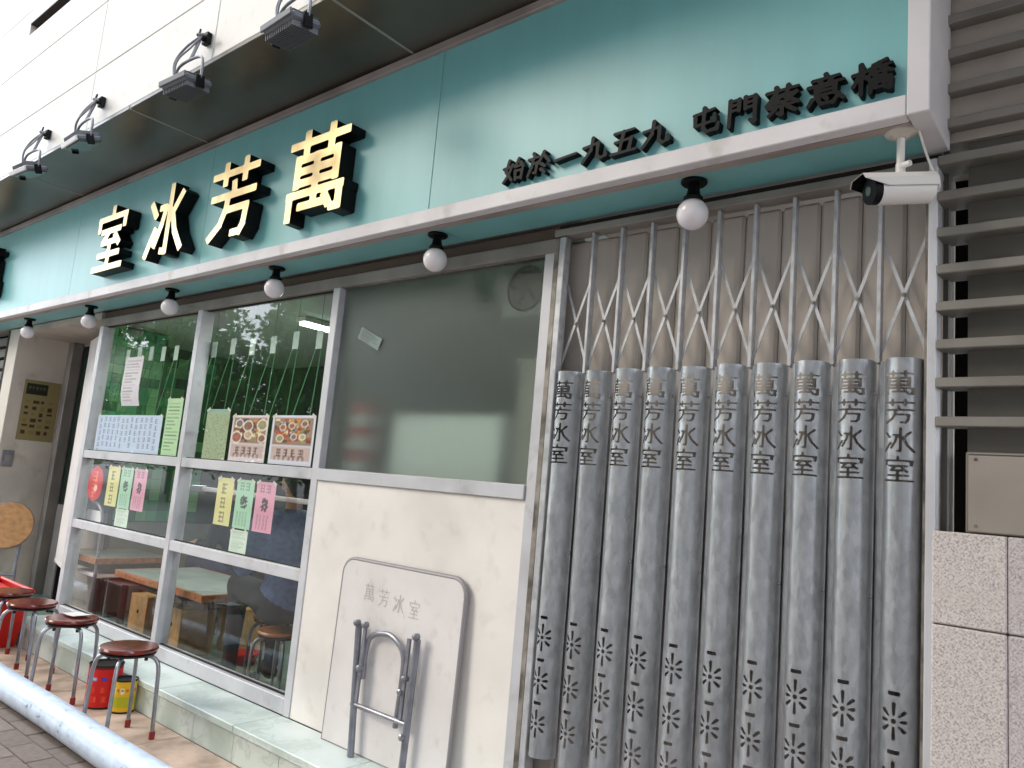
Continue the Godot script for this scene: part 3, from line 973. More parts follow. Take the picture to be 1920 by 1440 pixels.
# ---------------------------------------------------------------- louvres, cabinet and granite on the right
func right_side() -> void:
	var l := thing("louvre_screen", "taupe metal louvre screen beside the folding gate", "louvre", Vector3(0.2, 0.28, 0))
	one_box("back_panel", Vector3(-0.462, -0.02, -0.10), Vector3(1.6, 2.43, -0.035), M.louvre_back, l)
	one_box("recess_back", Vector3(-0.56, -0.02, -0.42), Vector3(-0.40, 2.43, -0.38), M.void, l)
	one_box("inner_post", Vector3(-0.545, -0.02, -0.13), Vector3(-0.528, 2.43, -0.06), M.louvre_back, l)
	for k in 16:
		var y := 0.343 + 0.1365 * k
		var st := mb()
		bx(st, Vector3(-0.545, y, 0.026), Vector3(1.6, y + 0.034, 0.052), 0.003)
		var sl := Vector3(0, 0.0, 0)
		quad(st, Vector3(-0.545, y + 0.002, 0.03), Vector3(1.6, y + 0.002, 0.03), Vector3(1.6, y + 0.008, -0.10), Vector3(-0.545, y + 0.008, -0.10), Vector3(0, -1, 0))
		quad(st, Vector3(-0.545, y + 0.03, 0.03), Vector3(1.6, y + 0.03, 0.03), Vector3(1.6, y + 0.024, -0.10), Vector3(-0.545, y + 0.024, -0.10), Vector3(0, 1, 0))
		quad(st, Vector3(-0.545, y + 0.002, 0.03), Vector3(-0.545, y + 0.008, -0.10), Vector3(-0.545, y + 0.024, -0.10), Vector3(-0.545, y + 0.03, 0.03), Vector3(-1, 0, 0))
		obj("slat", st, M.louvre, l)
	var c := thing("meter_cabinet", "plain taupe metal cabinet below the louvres on the granite wall", "cabinet", Vector3(0.3, 0.0, 0.0))
	one_box("case", Vector3(-0.462, -0.012, -0.16), Vector3(1.5, 0.262, 0.0), M.louvre, c, 0.004)
	one_box("cover", Vector3(-0.452, -0.008, 0.001), Vector3(0.42, 0.252, 0.014), M.box_taupe, c, 0.004)
	one_box("seam_strip", Vector3(-0.452, 0.2525, -0.005), Vector3(0.42, 0.258, 0.017), M.alu_dim, c, 0.001)
	for x in [-0.43, -0.19, 0.05, 0.29]:
		for y in [0.012, 0.235]:
			var sc := mb()
			lathe(sc, [Vector2(0.006, 0.0), Vector2(0.006, 0.002), Vector2(0.0, 0.003)], Vector3(x, y, 0.014), 8, Basis(Vector3.RIGHT, PI / 2))
			obj("screw", sc, M.galv_rust, c)
	var w := thing("granite_wall", "low wall of speckled pinkish granite blocks below the louvres", "wall", Vector3(0.3, -1.71, 0))
	one_box("core", Vector3(-0.54, -1.75, -0.3), Vector3(1.6, -0.03, 0.02), M.joint, w)
	var cols := [[-0.552, -0.338], [-0.3365, 0.62], [0.623, 1.6]]
	for q in cols.size():
		for r in [[-0.318, -0.014], [-0.80, -0.3225], [-1.28, -0.8045], [-1.71, -1.2845]]:
			one_box("granite_block", Vector3(cols[q][0], r[0], -0.2), Vector3(cols[q][1], r[1], 0.055 - 0.004 * (q % 2)), M.granite if q == 0 else M.granite_smooth, w, 0.005)

# ---------------------------------------------------------------- doorway on the left
func doorway() -> void:
	var d := thing("doorway", "recessed beige doorway to the left of the windows", "doorway", Vector3(-9.0, -1.71, -0.3))
	one_box("side_wall", Vector3(-10.3, -1.72, -0.72), Vector3(-10.0, 1.36, 0.0), M.beige2, d, 0.004)
	one_box("recess_ceiling", Vector3(-9.999, 1.30, -0.7), Vector3(-7.785, 1.368, -0.002), M.beige, d)
	one_box("back_wall", Vector3(-9.999, -1.72, -0.78), Vector3(-8.71, 1.299, -0.72), M.beige, d)
	one_box("door_post", Vector3(-9.998, -1.7, -0.66), Vector3(-9.86, 1.295, -0.54), M.alu_dim, d, 0.005)
	one_box("door_glass", Vector3(-9.85, -1.66, -0.70), Vector3(-8.5, 1.26, -0.66), M.green_dark, d)
	one_box("kick_plate", Vector3(-9.84, -1.66, -0.66), Vector3(-8.5, -0.62, -0.645), M.alu_dim, d, 0.003)
	one_box("floor_slab", Vector3(-10.0, -1.74, -0.72), Vector3(-7.81, -1.66, 0.29), M.floor_tile, d, 0.004)
	var lf := thing("door_leaf", "pale hinged door leaf standing open against the left window post", "door", Vector3(-8.55, -1.66, -0.30))
	var st := mb()
	bxt(st, Transform3D(Basis(Vector3.UP, -0.235), Vector3(-8.55, 0.05, -0.30)), Vector3(0.8, 2.36, 0.035), 0.004)
	obj("leaf", st, M.board, lf)
	var st2 := mb()
	bxt(st2, Transform3D(Basis(Vector3.UP, -0.235), Vector3(-8.55, -1.15, -0.30)), Vector3(0.8, 0.04, 0.045), 0.004)
	obj("bottom_edge", st2, M.white_plastic, lf)
	for e in [-0.2, 0.2]:
		one_box("foot", Vector3(-8.55 + e - 0.02, -1.66, -0.32 + 0.24 * e), Vector3(-8.55 + e + 0.02, -1.17, -0.28 + 0.24 * e), M.dark_rubber, lf)
	# notice and switch on the side wall
	var ps := mb()
	quad_uv(ps, Vector3(-9.993, 0.79, -0.14), Vector3(-9.993, 0.79, -0.53), Vector3(-9.993, 0.085, -0.53), Vector3(-9.993, 0.085, -0.14))
	var po := obj("notice_board", ps, paper_mat(110, 190, Color(0.55, 0.50, 0.33), 5, "board"), self, Vector3(-9.993, 0.085, -0.33))
	tag(po, "olive yellow notice with dark heading on the doorway side wall", "notice")
	var ps2 := mb()
	quad_uv(ps2, Vector3(-9.6, 0.62, -0.655), Vector3(-9.1, 0.62, -0.655), Vector3(-9.1, -0.35, -0.655), Vector3(-9.6, -0.35, -0.655))
	var po2 := obj("door_poster", ps2, paper_mat(110, 190, Color(0.42, 0.40, 0.18), 6, "board"), self, Vector3(-9.35, -0.35, -0.655))
	tag(po2, "dark olive poster on the glass behind the open door leaf", "poster")
	var sw := thing("switch_box", "small grey switch box on the doorway side wall under the notice", "switch", Vector3(-9.99, -0.23, -0.09))
	one_box("case", Vector3(-9.999, -0.23, -0.15), Vector3(-9.97, -0.045, -0.035), M.grey_tube, sw, 0.004)
	one_box("rocker", Vector3(-9.969, -0.18, -0.12), Vector3(-9.96, -0.10, -0.065), M.alu_dim, sw, 0.003)
	# next shop
	var nb := thing("neighbour_shutter", "dark slatted shutter at the far left beyond the doorway", "shutter", Vector3(-11.4, -1.71, -0.1))
	one_box("backing", Vector3(-12.6, -1.72, -0.3), Vector3(-10.31, 1.36, -0.14), M.void, nb)
	for k in 22:
		one_box("slat", Vector3(-12.6, -1.70 + 0.138 * k, -0.138), Vector3(-10.42, -1.60 + 0.138 * k, -0.05), M.louvre_back, nb, 0.004)
	one_box("jamb", Vector3(-10.41, -1.72, -0.138), Vector3(-10.305, 1.36, -0.01), M.slot, nb)

# ---------------------------------------------------------------- inside the cafe
func interior() -> void:
	struct_box("interior_floor", Vector3(-10.0, -1.80, -5.2), Vector3(-2.2, -1.70, -0.30), M.floor_tile)
	struct_box("interior_wall_back", Vector3(-8.7, -1.7, -4.3), Vector3(-2.2, 1.39, -4.2), M.green_tile)
	var ws := struct_box("interior_wall_side", Vector3(-8.8, -1.7, -4.3), Vector3(-8.7, 1.30, -0.79), M.green_dark)
	for j in 16:
		for i in 8:
			one_box("wall_tile", Vector3(-8.699, -0.70 + 0.118 * j, -0.915 - 0.118 * i), Vector3(-8.688 + 0.003 * rng.randf(), -0.585 + 0.118 * j, -0.80 - 0.118 * i), M["mosaic%d" % (rng.randi() % 4)], ws)
	var bh := struct_box("interior_wall_bulkhead", Vector3(-7.97, -0.045, -0.74), Vector3(-7.885, 1.298, -0.112), M.green_dark)
	for j in 14:
		for i in 6:
			one_box("wall_tile", Vector3(-7.884, -0.035 + 0.094 * j, -0.214 - 0.097 * i), Vector3(-7.874 + 0.004 * rng.randf(), 0.056 + 0.094 * j, -0.12 - 0.097 * i), M["mosaic%d" % (rng.randi() % 4)], bh)
	one_box("dado", Vector3(-8.699, -1.69, -4.1), Vector3(-8.685, -0.72, -0.80), M.room_wall, ws)
	struct_box("interior_wall_end", Vector3(-2.3, -1.7, -4.3), Vector3(-2.2, 1.30, -0.12), M.kitchen)
	struct_box("interior_ceiling", Vector3(-8.8, 1.31, -4.3), Vector3(-2.2, 1.395, -0.115), M.room_ceiling)
	struct_box("partition_wall", Vector3(-4.22, -1.7, -2.4), Vector3(-4.14, 1.30, -0.115), M.green_dark)
	struct_box("kitchen_wall", Vector3(-4.14, -1.7, -1.35), Vector3(-2.3, 1.30, -1.25), M.kitchen)
	struct_box("dining_wall", Vector3(-8.69, -1.7, -2.7), Vector3(-4.22, 1.30, -2.6), M.green_dark)
	struct_box("dining_dado", Vector3(-8.68, -1.7, -2.598), Vector3(-4.23, -0.72, -2.56), M.room_wall)
	# behind the frosted glass
	var bxs := thing("fridge", "white cabinet standing close behind the frosted glass", "fridge", Vector3(-3.15, -1.7, -0.3))
	one_box("body", Vector3(-3.70, -1.69, -0.74), Vector3(-2.78, 0.415, -0.29), M.cabinet_white, bxs, 0.01)
	one_box("door", Vector3(-3.69, -1.65, -0.288), Vector3(-2.79, 0.405, -0.27), M.cabinet_white, bxs, 0.008)
	var sh := thing("shelf_unit", "tall pale shelf unit blurred behind the right edge of the frosted glass", "shelf", Vector3(-2.5, -1.7, -0.3))
	one_box("side_panel", Vector3(-2.72, -1.69, -0.55), Vector3(-2.36, 0.72, -0.32), M.beige, sh, 0.01)
	one_box("top_panel", Vector3(-2.74, 0.721, -0.56), Vector3(-2.34, 0.74, -0.30), M.beige2, sh, 0.004)
	var bt := thing("striped_box", "stack of red and white cartons blurred behind the left edge of the frosted glass", "cartons", Vector3(-4.05, -0.1, -0.2))
	for k in 6:
		one_box("carton", Vector3(-4.13, 0.02 + 0.078 * k, -0.36), Vector3(-3.94, 0.096 + 0.078 * k, -0.24), M.red_plastic if k % 2 else M.white_plastic, bt, 0.004)
	one_box("pallet", Vector3(-4.13, -0.1, -0.32), Vector3(-3.92, 0.015, -0.15), M.kitchen_pale, bt, 0.004)
	var du := thing("air_duct", "pale duct under the ceiling behind the frosted glass", "duct", Vector3(-3.9, 1.1, -0.5))
	one_box("duct_body", Vector3(-4.13, 1.12, -0.70), Vector3(-3.45, 1.29, -0.30), M.kitchen_pale, du, 0.01)
	one_box("flange", Vector3(-3.449, 1.11, -0.71), Vector3(-3.43, 1.295, -0.29), M.alu_dim, du, 0.003)
	var vf := thing("exhaust_fan", "round dark exhaust fan in a pale square plate behind the frosted glass corner", "fan", Vector3(-2.52, 0.9, -0.1))
	one_box("plate", Vector3(-2.69, 0.92, -0.10), Vector3(-2.37, 1.222, -0.069), M.kitchen_pale, vf, 0.004)
	var fs := mb()
	lathe(fs, [Vector2(0.125, 0), Vector2(0.125, 0.012), Vector2(0.115, 0.012), Vector2(0.112, 0.002), Vector2(0.0, 0.002)], Vector3(-2.52, 1.07, -0.068), 28, Basis(Vector3.RIGHT, PI / 2))
	obj("opening", fs, M.void, vf)
	for k in 5:
		var f2 := mb()
		var a := TAU * k / 5.0
		bxt(f2, Transform3D(Basis(Vector3(0, 0, 1), a) * Basis(Vector3.UP, 0.5), Vector3(-2.52, 1.07, -0.063) + Basis(Vector3(0, 0, 1), a) * Vector3(0, 0.06, 0)), Vector3(0.04, 0.09, 0.002), 0.0)
		obj("blade", f2, M.black, vf)
	var sk := sheet("torn_sticker", self, Vector3(-3.77, 0.80, -0.046), -3.90, -3.67, 0.83, 0.91, -0.046, paper_mat(64, 32, Color(0.52, 0.58, 0.56), 8, "lines"))
	sk.rotation.z = -0.42
	tag(sk, "torn pale sticker near the top left of the frosted window", "sticker")
	# tables
	var t1 := thing("cafe_table", "grey topped cafe table with orange wood edge behind the right window", "table", Vector3(-6.2, -1.7, -0.55))
	cafe_table(t1, -7.05, -5.545, -0.95, -0.17)
	var t2 := thing("cafe_table", "grey topped cafe table with orange wood edge behind the left window", "table", Vector3(-8.2, -1.7, -0.7))
	cafe_table(t2, -8.62, -7.78, -1.05, -0.30)
	# box stools
	var bs := proto("box_stool")
	box_stool(bs)
	copy_of(bs, "box_stool", Vector3(-6.69, -1.70, -0.73), 0.0, "pale wooden box stool with finger hole, lit, under the table behind the right window", "stool", "wooden box stools under the cafe tables", true)
	copy_of(bs, "box_stool", Vector3(-7.36, -1.70, -0.74), 0.0, "pale wooden box stool with finger hole beside the window post, behind the left window", "stool", "wooden box stools under the cafe tables")
	copy_of(bs, "box_stool", Vector3(-6.52, -1.70, -1.2), 0.08, "dim wooden box stool deeper under the table behind the right window", "stool", "wooden box stools under the cafe tables")
	copy_of(bs, "box_stool", Vector3(-8.45, -1.70, -1.35), -0.1, "narrow looking wooden box stool far back behind the left window", "stool", "wooden box stools under the cafe tables")
	var rs := proto("round_stool")
	stool_parts(rs, M.wood_orange, M.grey_tube, M.dark_rubber)
	copy_of(rs, "round_stool", Vector3(-5.36, -1.70, -0.72), 0.6, "round orange wood stool at the right edge of the right window, inside", "stool", "", true)
	var rb := thing("red_basin", "small red plastic basin on the cafe floor", "basin", Vector3(-6.1, -1.70, -0.95))
	var rbs := mb()
	lathe(rbs, [Vector2(0.0, 0.0), Vector2(0.10, 0.0), Vector2(0.14, 0.09), Vector2(0.15, 0.092), Vector2(0.13, 0.088), Vector2(0.09, 0.01), Vector2(0.0, 0.01)], Vector3(-6.1, -1.70, -0.95), 20)
	obj("bowl", rbs, M.red_plastic, rb)
	var rr := mb()
	tube(rr, smooth_path([Vector3(-6.1 + 0.15, -1.608, -0.95), Vector3(-6.1, -1.608, -0.80), Vector3(-6.25, -1.608, -0.95), Vector3(-6.1, -1.608, -1.10), Vector3(-5.95, -1.608, -0.95)], 6), 0.007, 6)
	obj("rim", rr, M.red_plastic, rb)
	var rl := thing("white_rail", "white horizontal rail inside the right window behind the coloured menu strips", "rail", Vector3(-5.0, -0.2, -0.25))
	var rs2 := mb()
	tube(rs2, [Vector3(-5.85, -0.205, -0.22), Vector3(-4.145, -0.205, -0.22)], 0.018, 8)
	obj("rod", rs2, M.white_plastic, rl)
	for x in [-5.84, -4.15]:
		one_box("bracket", Vector3(x - 0.012, -0.23, -0.24), Vector3(x + 0.012, -0.18, -0.115), M.steel, rl, 0.003)
	# seat back with curved tube behind the red card
	var ch := thing("cafe_chair", "white cafe chair with curved grey tube back behind the left window", "chair", Vector3(-8.1, -1.7, -0.45))
	var cs := mb()
	tube(cs, smooth_path([Vector3(-8.35, -1.68, -0.35), Vector3(-8.33, -0.75, -0.35), Vector3(-8.2, -0.52, -0.35), Vector3(-7.98, -0.52, -0.35), Vector3(-7.87, -0.75, -0.35), Vector3(-7.86, -1.68, -0.35)], 6), 0.018, 8)
	obj("frame", cs, M.grey_tube, ch)
	one_box("backrest", Vector3(-8.29, -0.74, -0.365), Vector3(-7.92, -0.56, -0.345), M.cabinet_white, ch, 0.006)
	one_box("seat", Vector3(-8.33, -1.2, -0.72), Vector3(-7.88, -1.16, -0.37), M.cabinet_white, ch, 0.008)
	for x in [-8.31, -7.9]:
		one_box("leg", Vector3(x - 0.015, -1.69, -0.71), Vector3(x + 0.015, -1.201, -0.68), M.grey_tube, ch)

func cafe_table(t: Node3D, x0: float, x1: float, z0: float, z1: float) -> void:
	one_box("tabletop", Vector3(x0 + 0.02, -1.012, z0 + 0.02), Vector3(x1 - 0.02, -0.998, z1 - 0.02), M.laminate, t)
	for e in [[x0, z0, x1, z0 + 0.02], [x0, z1 - 0.02, x1, z1], [x0, z0 + 0.0201, x0 + 0.02, z1 - 0.0201], [x1 - 0.02, z0 + 0.0201, x1, z1 - 0.0201]]:
		one_box("edge_strip", Vector3(e[0], -1.055, e[1]), Vector3(e[2], -0.996, e[3]), M.wood_orange, t, 0.004)
	one_box("apron", Vector3(x0 + 0.06, -1.12, z0 + 0.06), Vector3(x1 - 0.06, -1.0125, z1 - 0.06), M.slot, t)
	for x in [x0 + 0.12, x1 - 0.12]:
		var st := mb()
		tube(st, [Vector3(x, -1.69, (z0 + z1) * 0.5), Vector3(x, -1.12, (z0 + z1) * 0.5)], 0.035, 10)
		obj("leg", st, M.dark_rubber, t)
		one_box("foot", Vector3(x - 0.04, -1.70, z0 + 0.12), Vector3(x + 0.04, -1.67, z1 - 0.12), M.dark_rubber, t, 0.005)

func box_stool(o: Node3D) -> void:
	var w := 0.165
	one_box("top_board", Vector3(-w, 0.385, -w), Vector3(w, 0.41, w), M.wood_pale, o, 0.004)
	for s in [-1.0, 1.0]:
		one_box("side_board", Vector3(s * w, 0.0, -w), Vector3(s * (w - 0.02), 0.3845, w), M.wood_pale, o, 0.003)
	for s in [-1.0, 1.0]:
		one_box("end_board", Vector3(-w + 0.0205, 0.0, s * (w - 0.02)), Vector3(w - 0.0205, 0.3845, s * (w - 0.002)), M.wood_pale, o, 0.002)
		var st := mb()
		lathe(st, [Vector2(0.018, 0.0), Vector2(0.018, 0.0015), Vector2(0.0, 0.0015)], Vector3(0, 0.26, s * (w - 0.0015)), 12, Basis(Vector3.RIGHT, s * PI / 2))
		obj("finger_hole", st, M.void, o)

# round stool: seat, dark rim, four bent tube legs with rubber feet
func stool_parts(o: Node3D, seat_m: Material, leg_m: Material, foot_m: Material) -> void:
	var st := mb()
	lathe(st, [Vector2(0.0, 0.517), Vector2(0.155, 0.517), Vector2(0.168, 0.524), Vector2(0.172, 0.536), Vector2(0.166, 0.547), Vector2(0.12, 0.549), Vector2(0.0, 0.546)], Vector3.ZERO, 36)
	obj("seat", st, seat_m, o)
	var rm := mb()
	lathe(rm, [Vector2(0.10, 0.502), Vector2(0.158, 0.502), Vector2(0.1635, 0.513), Vector2(0.155, 0.5165), Vector2(0.10, 0.5165)], Vector3.ZERO, 32)
	obj("seat_rim", rm, M.seat_edge, o)
	for k in 4:
		var a := TAU * (k + 0.5) / 4.0
		var d := Vector3(cos(a), 0, sin(a))
		var up := Vector3.UP
		var s := mb()
		tube(s, smooth_path([d * 0.05 + up * 0.492, d * 0.13 + up * 0.490, d * 0.172 + up * 0.465, d * 0.190 + up * 0.41, d * 0.196 + up * 0.30, d * 0.206 + up * 0.035], 5), 0.0125, 10)
		var l := obj("leg", s, leg_m, o)
		var f := mb()
		lathe(f, [Vector2(0.0, 0.0), Vector2(0.017, 0.0), Vector2(0.0175, 0.04), Vector2(0.0145, 0.046), Vector2(0.0, 0.046)], d * 0.207, 12)
		obj("rubber_foot", f, foot_m, l)
		var n := mb()
		lathe(n, [Vector2(0.0, 0.0), Vector2(0.011, 0.0), Vector2(0.011, 0.018), Vector2(0.0, 0.018)], d * 0.11 + up * 0.463, 8)
		obj("bolt", n, M.dark_rubber, o)
	var c := mb()
	lathe(c, [Vector2(0.06, 0.492), Vector2(0.06, 0.501), Vector2(0.0, 0.501)], Vector3.ZERO, 16)
	obj("underplate", c, M.dark_rubber, o)

# ---------------------------------------------------------------- lamps and camera
func lamps() -> void:
	var p := proto("globe_lamp")
	var st := mb()
	lathe(st, [Vector2(0.0, -0.016), Vector2(0.050, -0.016), Vector2(0.056, -0.010), Vector2(0.056, 0.0), Vector2(0.0, 0.0)], Vector3.ZERO, 24)
	obj("ceiling_rose", st, M.black, p)
	var s2 := mb()
	lathe(s2, [Vector2(0.0, -0.092), Vector2(0.040, -0.092), Vector2(0.042, -0.075), Vector2(0.030, -0.062), Vector2(0.026, -0.040), Vector2(0.024, -0.0165)], Vector3.ZERO, 24)
	obj("lamp_holder", s2, M.black, p)
	var prof := []
	for k in 15:
		var a := -PI / 2 + (PI * 0.86) * k / 14.0
		prof.append(Vector2(0.0675 * cos(a), -0.148 + 0.0675 * sin(a)))
	var s3 := mb()
	lathe(s3, prof, Vector3.ZERO, 28)
	obj("globe", s3, M.globe, p)
	var where := ["white globe lamp under the sign in front of the folding gate", "white globe lamp under the sign above the frosted window", "white globe lamp under the sign above the right clear window", "white globe lamp under the sign above the left clear window", "white globe lamp under the sign at the left window post", "white globe lamp under the sign outside the doorway"]
	var xs := [-1.452, -3.004, -4.568, -6.048, -7.62, -9.20]
	for i in 6:
		copy_of(p, "globe_lamp", Vector3(xs[i], 1.3735, 0.168), 0.3 * i, where[i], "lamp", "globe lamps under the sign", i == 0)
	# floodlights
	var f := proto("floodlight")
	floodlight(f, 1.0)
	var f2 := proto("floodlight")
	floodlight(f2, -1.0)
	var fw := ["grey floodlight at the canopy edge, farthest along the street from the gate", "grey floodlight at the canopy edge, second from the far end", "grey floodlight at the canopy edge above the gap between the gold characters", "grey floodlight at the canopy edge, closest to the folding gate"]
	var fx := [-7.02, -5.96, -4.43, -3.33]
	for i in 4:
		copy_of(f if i < 2 else f2, "floodlight", Vector3(fx[i], 2.60, 0.93), [0.06, -0.03, 0.05, -0.05][i], fw[i], "floodlight", "floodlights along the canopy edge", i == 0 or i == 2)
	security_camera()
	# tube light inside
	var t := thing("tube_light", "lit white tube light on the cafe ceiling behind the right window", "light", Vector3(-5.5, 1.25, -1.05))
	one_box("housing", Vector3(-5.56, 1.265, -1.5), Vector3(-5.44, 1.305, -0.7), M.white_plastic, t, 0.004)
	for dx in [-0.03, 0.03]:
		var ts := mb()
		tube(ts, [Vector3(-5.5 + dx, 1.248, -1.48), Vector3(-5.5 + dx, 1.248, -0.72)], 0.013, 8)
		obj("lamp_tube", ts, M.tube_light, t)
	var al := AreaLight3D.new()
	al.name = "tube_glow"
	al.area_size = Vector2(0.10, 0.65)
	al.light_energy = 1.2
	al.light_color = Color(0.95, 1.0, 0.96)
	al.area_range = 8.0
	al.shadow_enabled = true
	al.position = at(Vector3(-5.5, 1.225, -1.1))
	al.rotation = Vector3(-PI / 2, 0, 0)
	add_child(al)

func floodlight(o: Node3D, up: float) -> void:
	# origin on the wall face; the head hangs below the canopy edge; up = 1 has its cooling fins on top, -1 has them below
	var st := mb()
	bx(st, Vector3(-0.03, -0.03, 0.0), Vector3(0.03, 0.045, 0.035), 0.004)
	bx(st, Vector3(-0.012, -0.015, 0.03), Vector3(0.012, 0.015, 0.07), 0.002)
	obj("wall_plate", st, M.black, o)
	var s1 := mb()
	tube(s1, [Vector3(-0.03, 0.02, 0.06), Vector3(0.10, -0.02, 0.06)], 0.013, 8)
	tube(s1, [Vector3(-0.05, 0.075, 0.04), Vector3(-0.03, 0.02, 0.055)], 0.007, 8)
	obj("clamp", s1, M.black, o)
	var s2 := mb()
	tube(s2, smooth_path([Vector3(0.0, 0.0, 0.06), Vector3(-0.10, -0.06, 0.09), Vector3(-0.165, -0.15, 0.11), Vector3(-0.15, -0.25, 0.11), Vector3(-0.12, -0.315, 0.10)], 5), 0.008, 8)
	obj("cable", s2, M.grey_tube, o)
	s2 = mb()
	tube(s2, smooth_path([Vector3(0.03, 0.0, 0.06), Vector3(-0.02, -0.09, 0.10), Vector3(-0.10, -0.17, 0.13), Vector3(-0.12, -0.27, 0.12), Vector3(-0.10, -0.315, 0.11)], 5), 0.006, 8)
	obj("cable", s2, M.grey_tube, o)
	var s3 := mb()
	tube(s3, smooth_path([Vector3(-0.153, -0.335, 0.10), Vector3(-0.151, -0.25, 0.10), Vector3(-0.12, -0.19, 0.10), Vector3(0.0, -0.175, 0.10), Vector3(0.12, -0.19, 0.10), Vector3(0.151, -0.25, 0.10), Vector3(0.153, -0.335, 0.10)], 5), 0.009, 8)
	tube(s3, [Vector3(0.0, -0.02, 0.06), Vector3(0.0, -0.175, 0.10)], 0.011, 8)
	obj("bracket", s3, M.grey_tube, o)
	var tilt := Transform3D(Basis(Vector3.RIGHT, 0.30 if up > 0.0 else 0.12), Vector3(0, -0.345, 0.10))
	var s4 := mb()
	bxt(s4, tilt, Vector3(0.29, 0.042, 0.17), 0.012)
	obj("body", s4, M.lamp_grey, o)
	var s5 := mb()
	for k in 15:
		bxt(s5, tilt * Transform3D(Basis(), Vector3(-0.126 + 0.018 * k, 0.034 * up, 0.0)), Vector3(0.005, 0.036, 0.15), 0.0)
	obj("fins", s5, M.lamp_grey, o).set_meta("kind", "stuff")
	var s6 := mb()
	bxt(s6, tilt * Transform3D(Basis(), Vector3(0, -0.026 * up, 0.0)), Vector3(0.27, 0.010, 0.15), 0.002)
	obj("front_glass", s6, plain_glass(), o)
	var s7 := mb()
	bxt(s7, tilt * Transform3D(Basis(), Vector3(0, -0.008 * up, 0.091)), Vector3(0.294, 0.036, 0.014), 0.004)
	obj("rim", s7, M.trim if up > 0.0 else M.lamp_grey, o)
	for s in [-1.0, 1.0]:
		var s8 := mb()
		bxt(s8, tilt * Transform3D(Basis(), Vector3(s * 0.154, -0.012, 0.0)), Vector3(0.014, 0.075, 0.05), 0.003)
		obj("end_cap", s8, M.black, o)

var glass_front: StandardMaterial3D
func plain_glass() -> StandardMaterial3D:
	if glass_front == null:
		glass_front = plain_mat(Color(0.30, 0.35, 0.34), 0.12)
	return glass_front

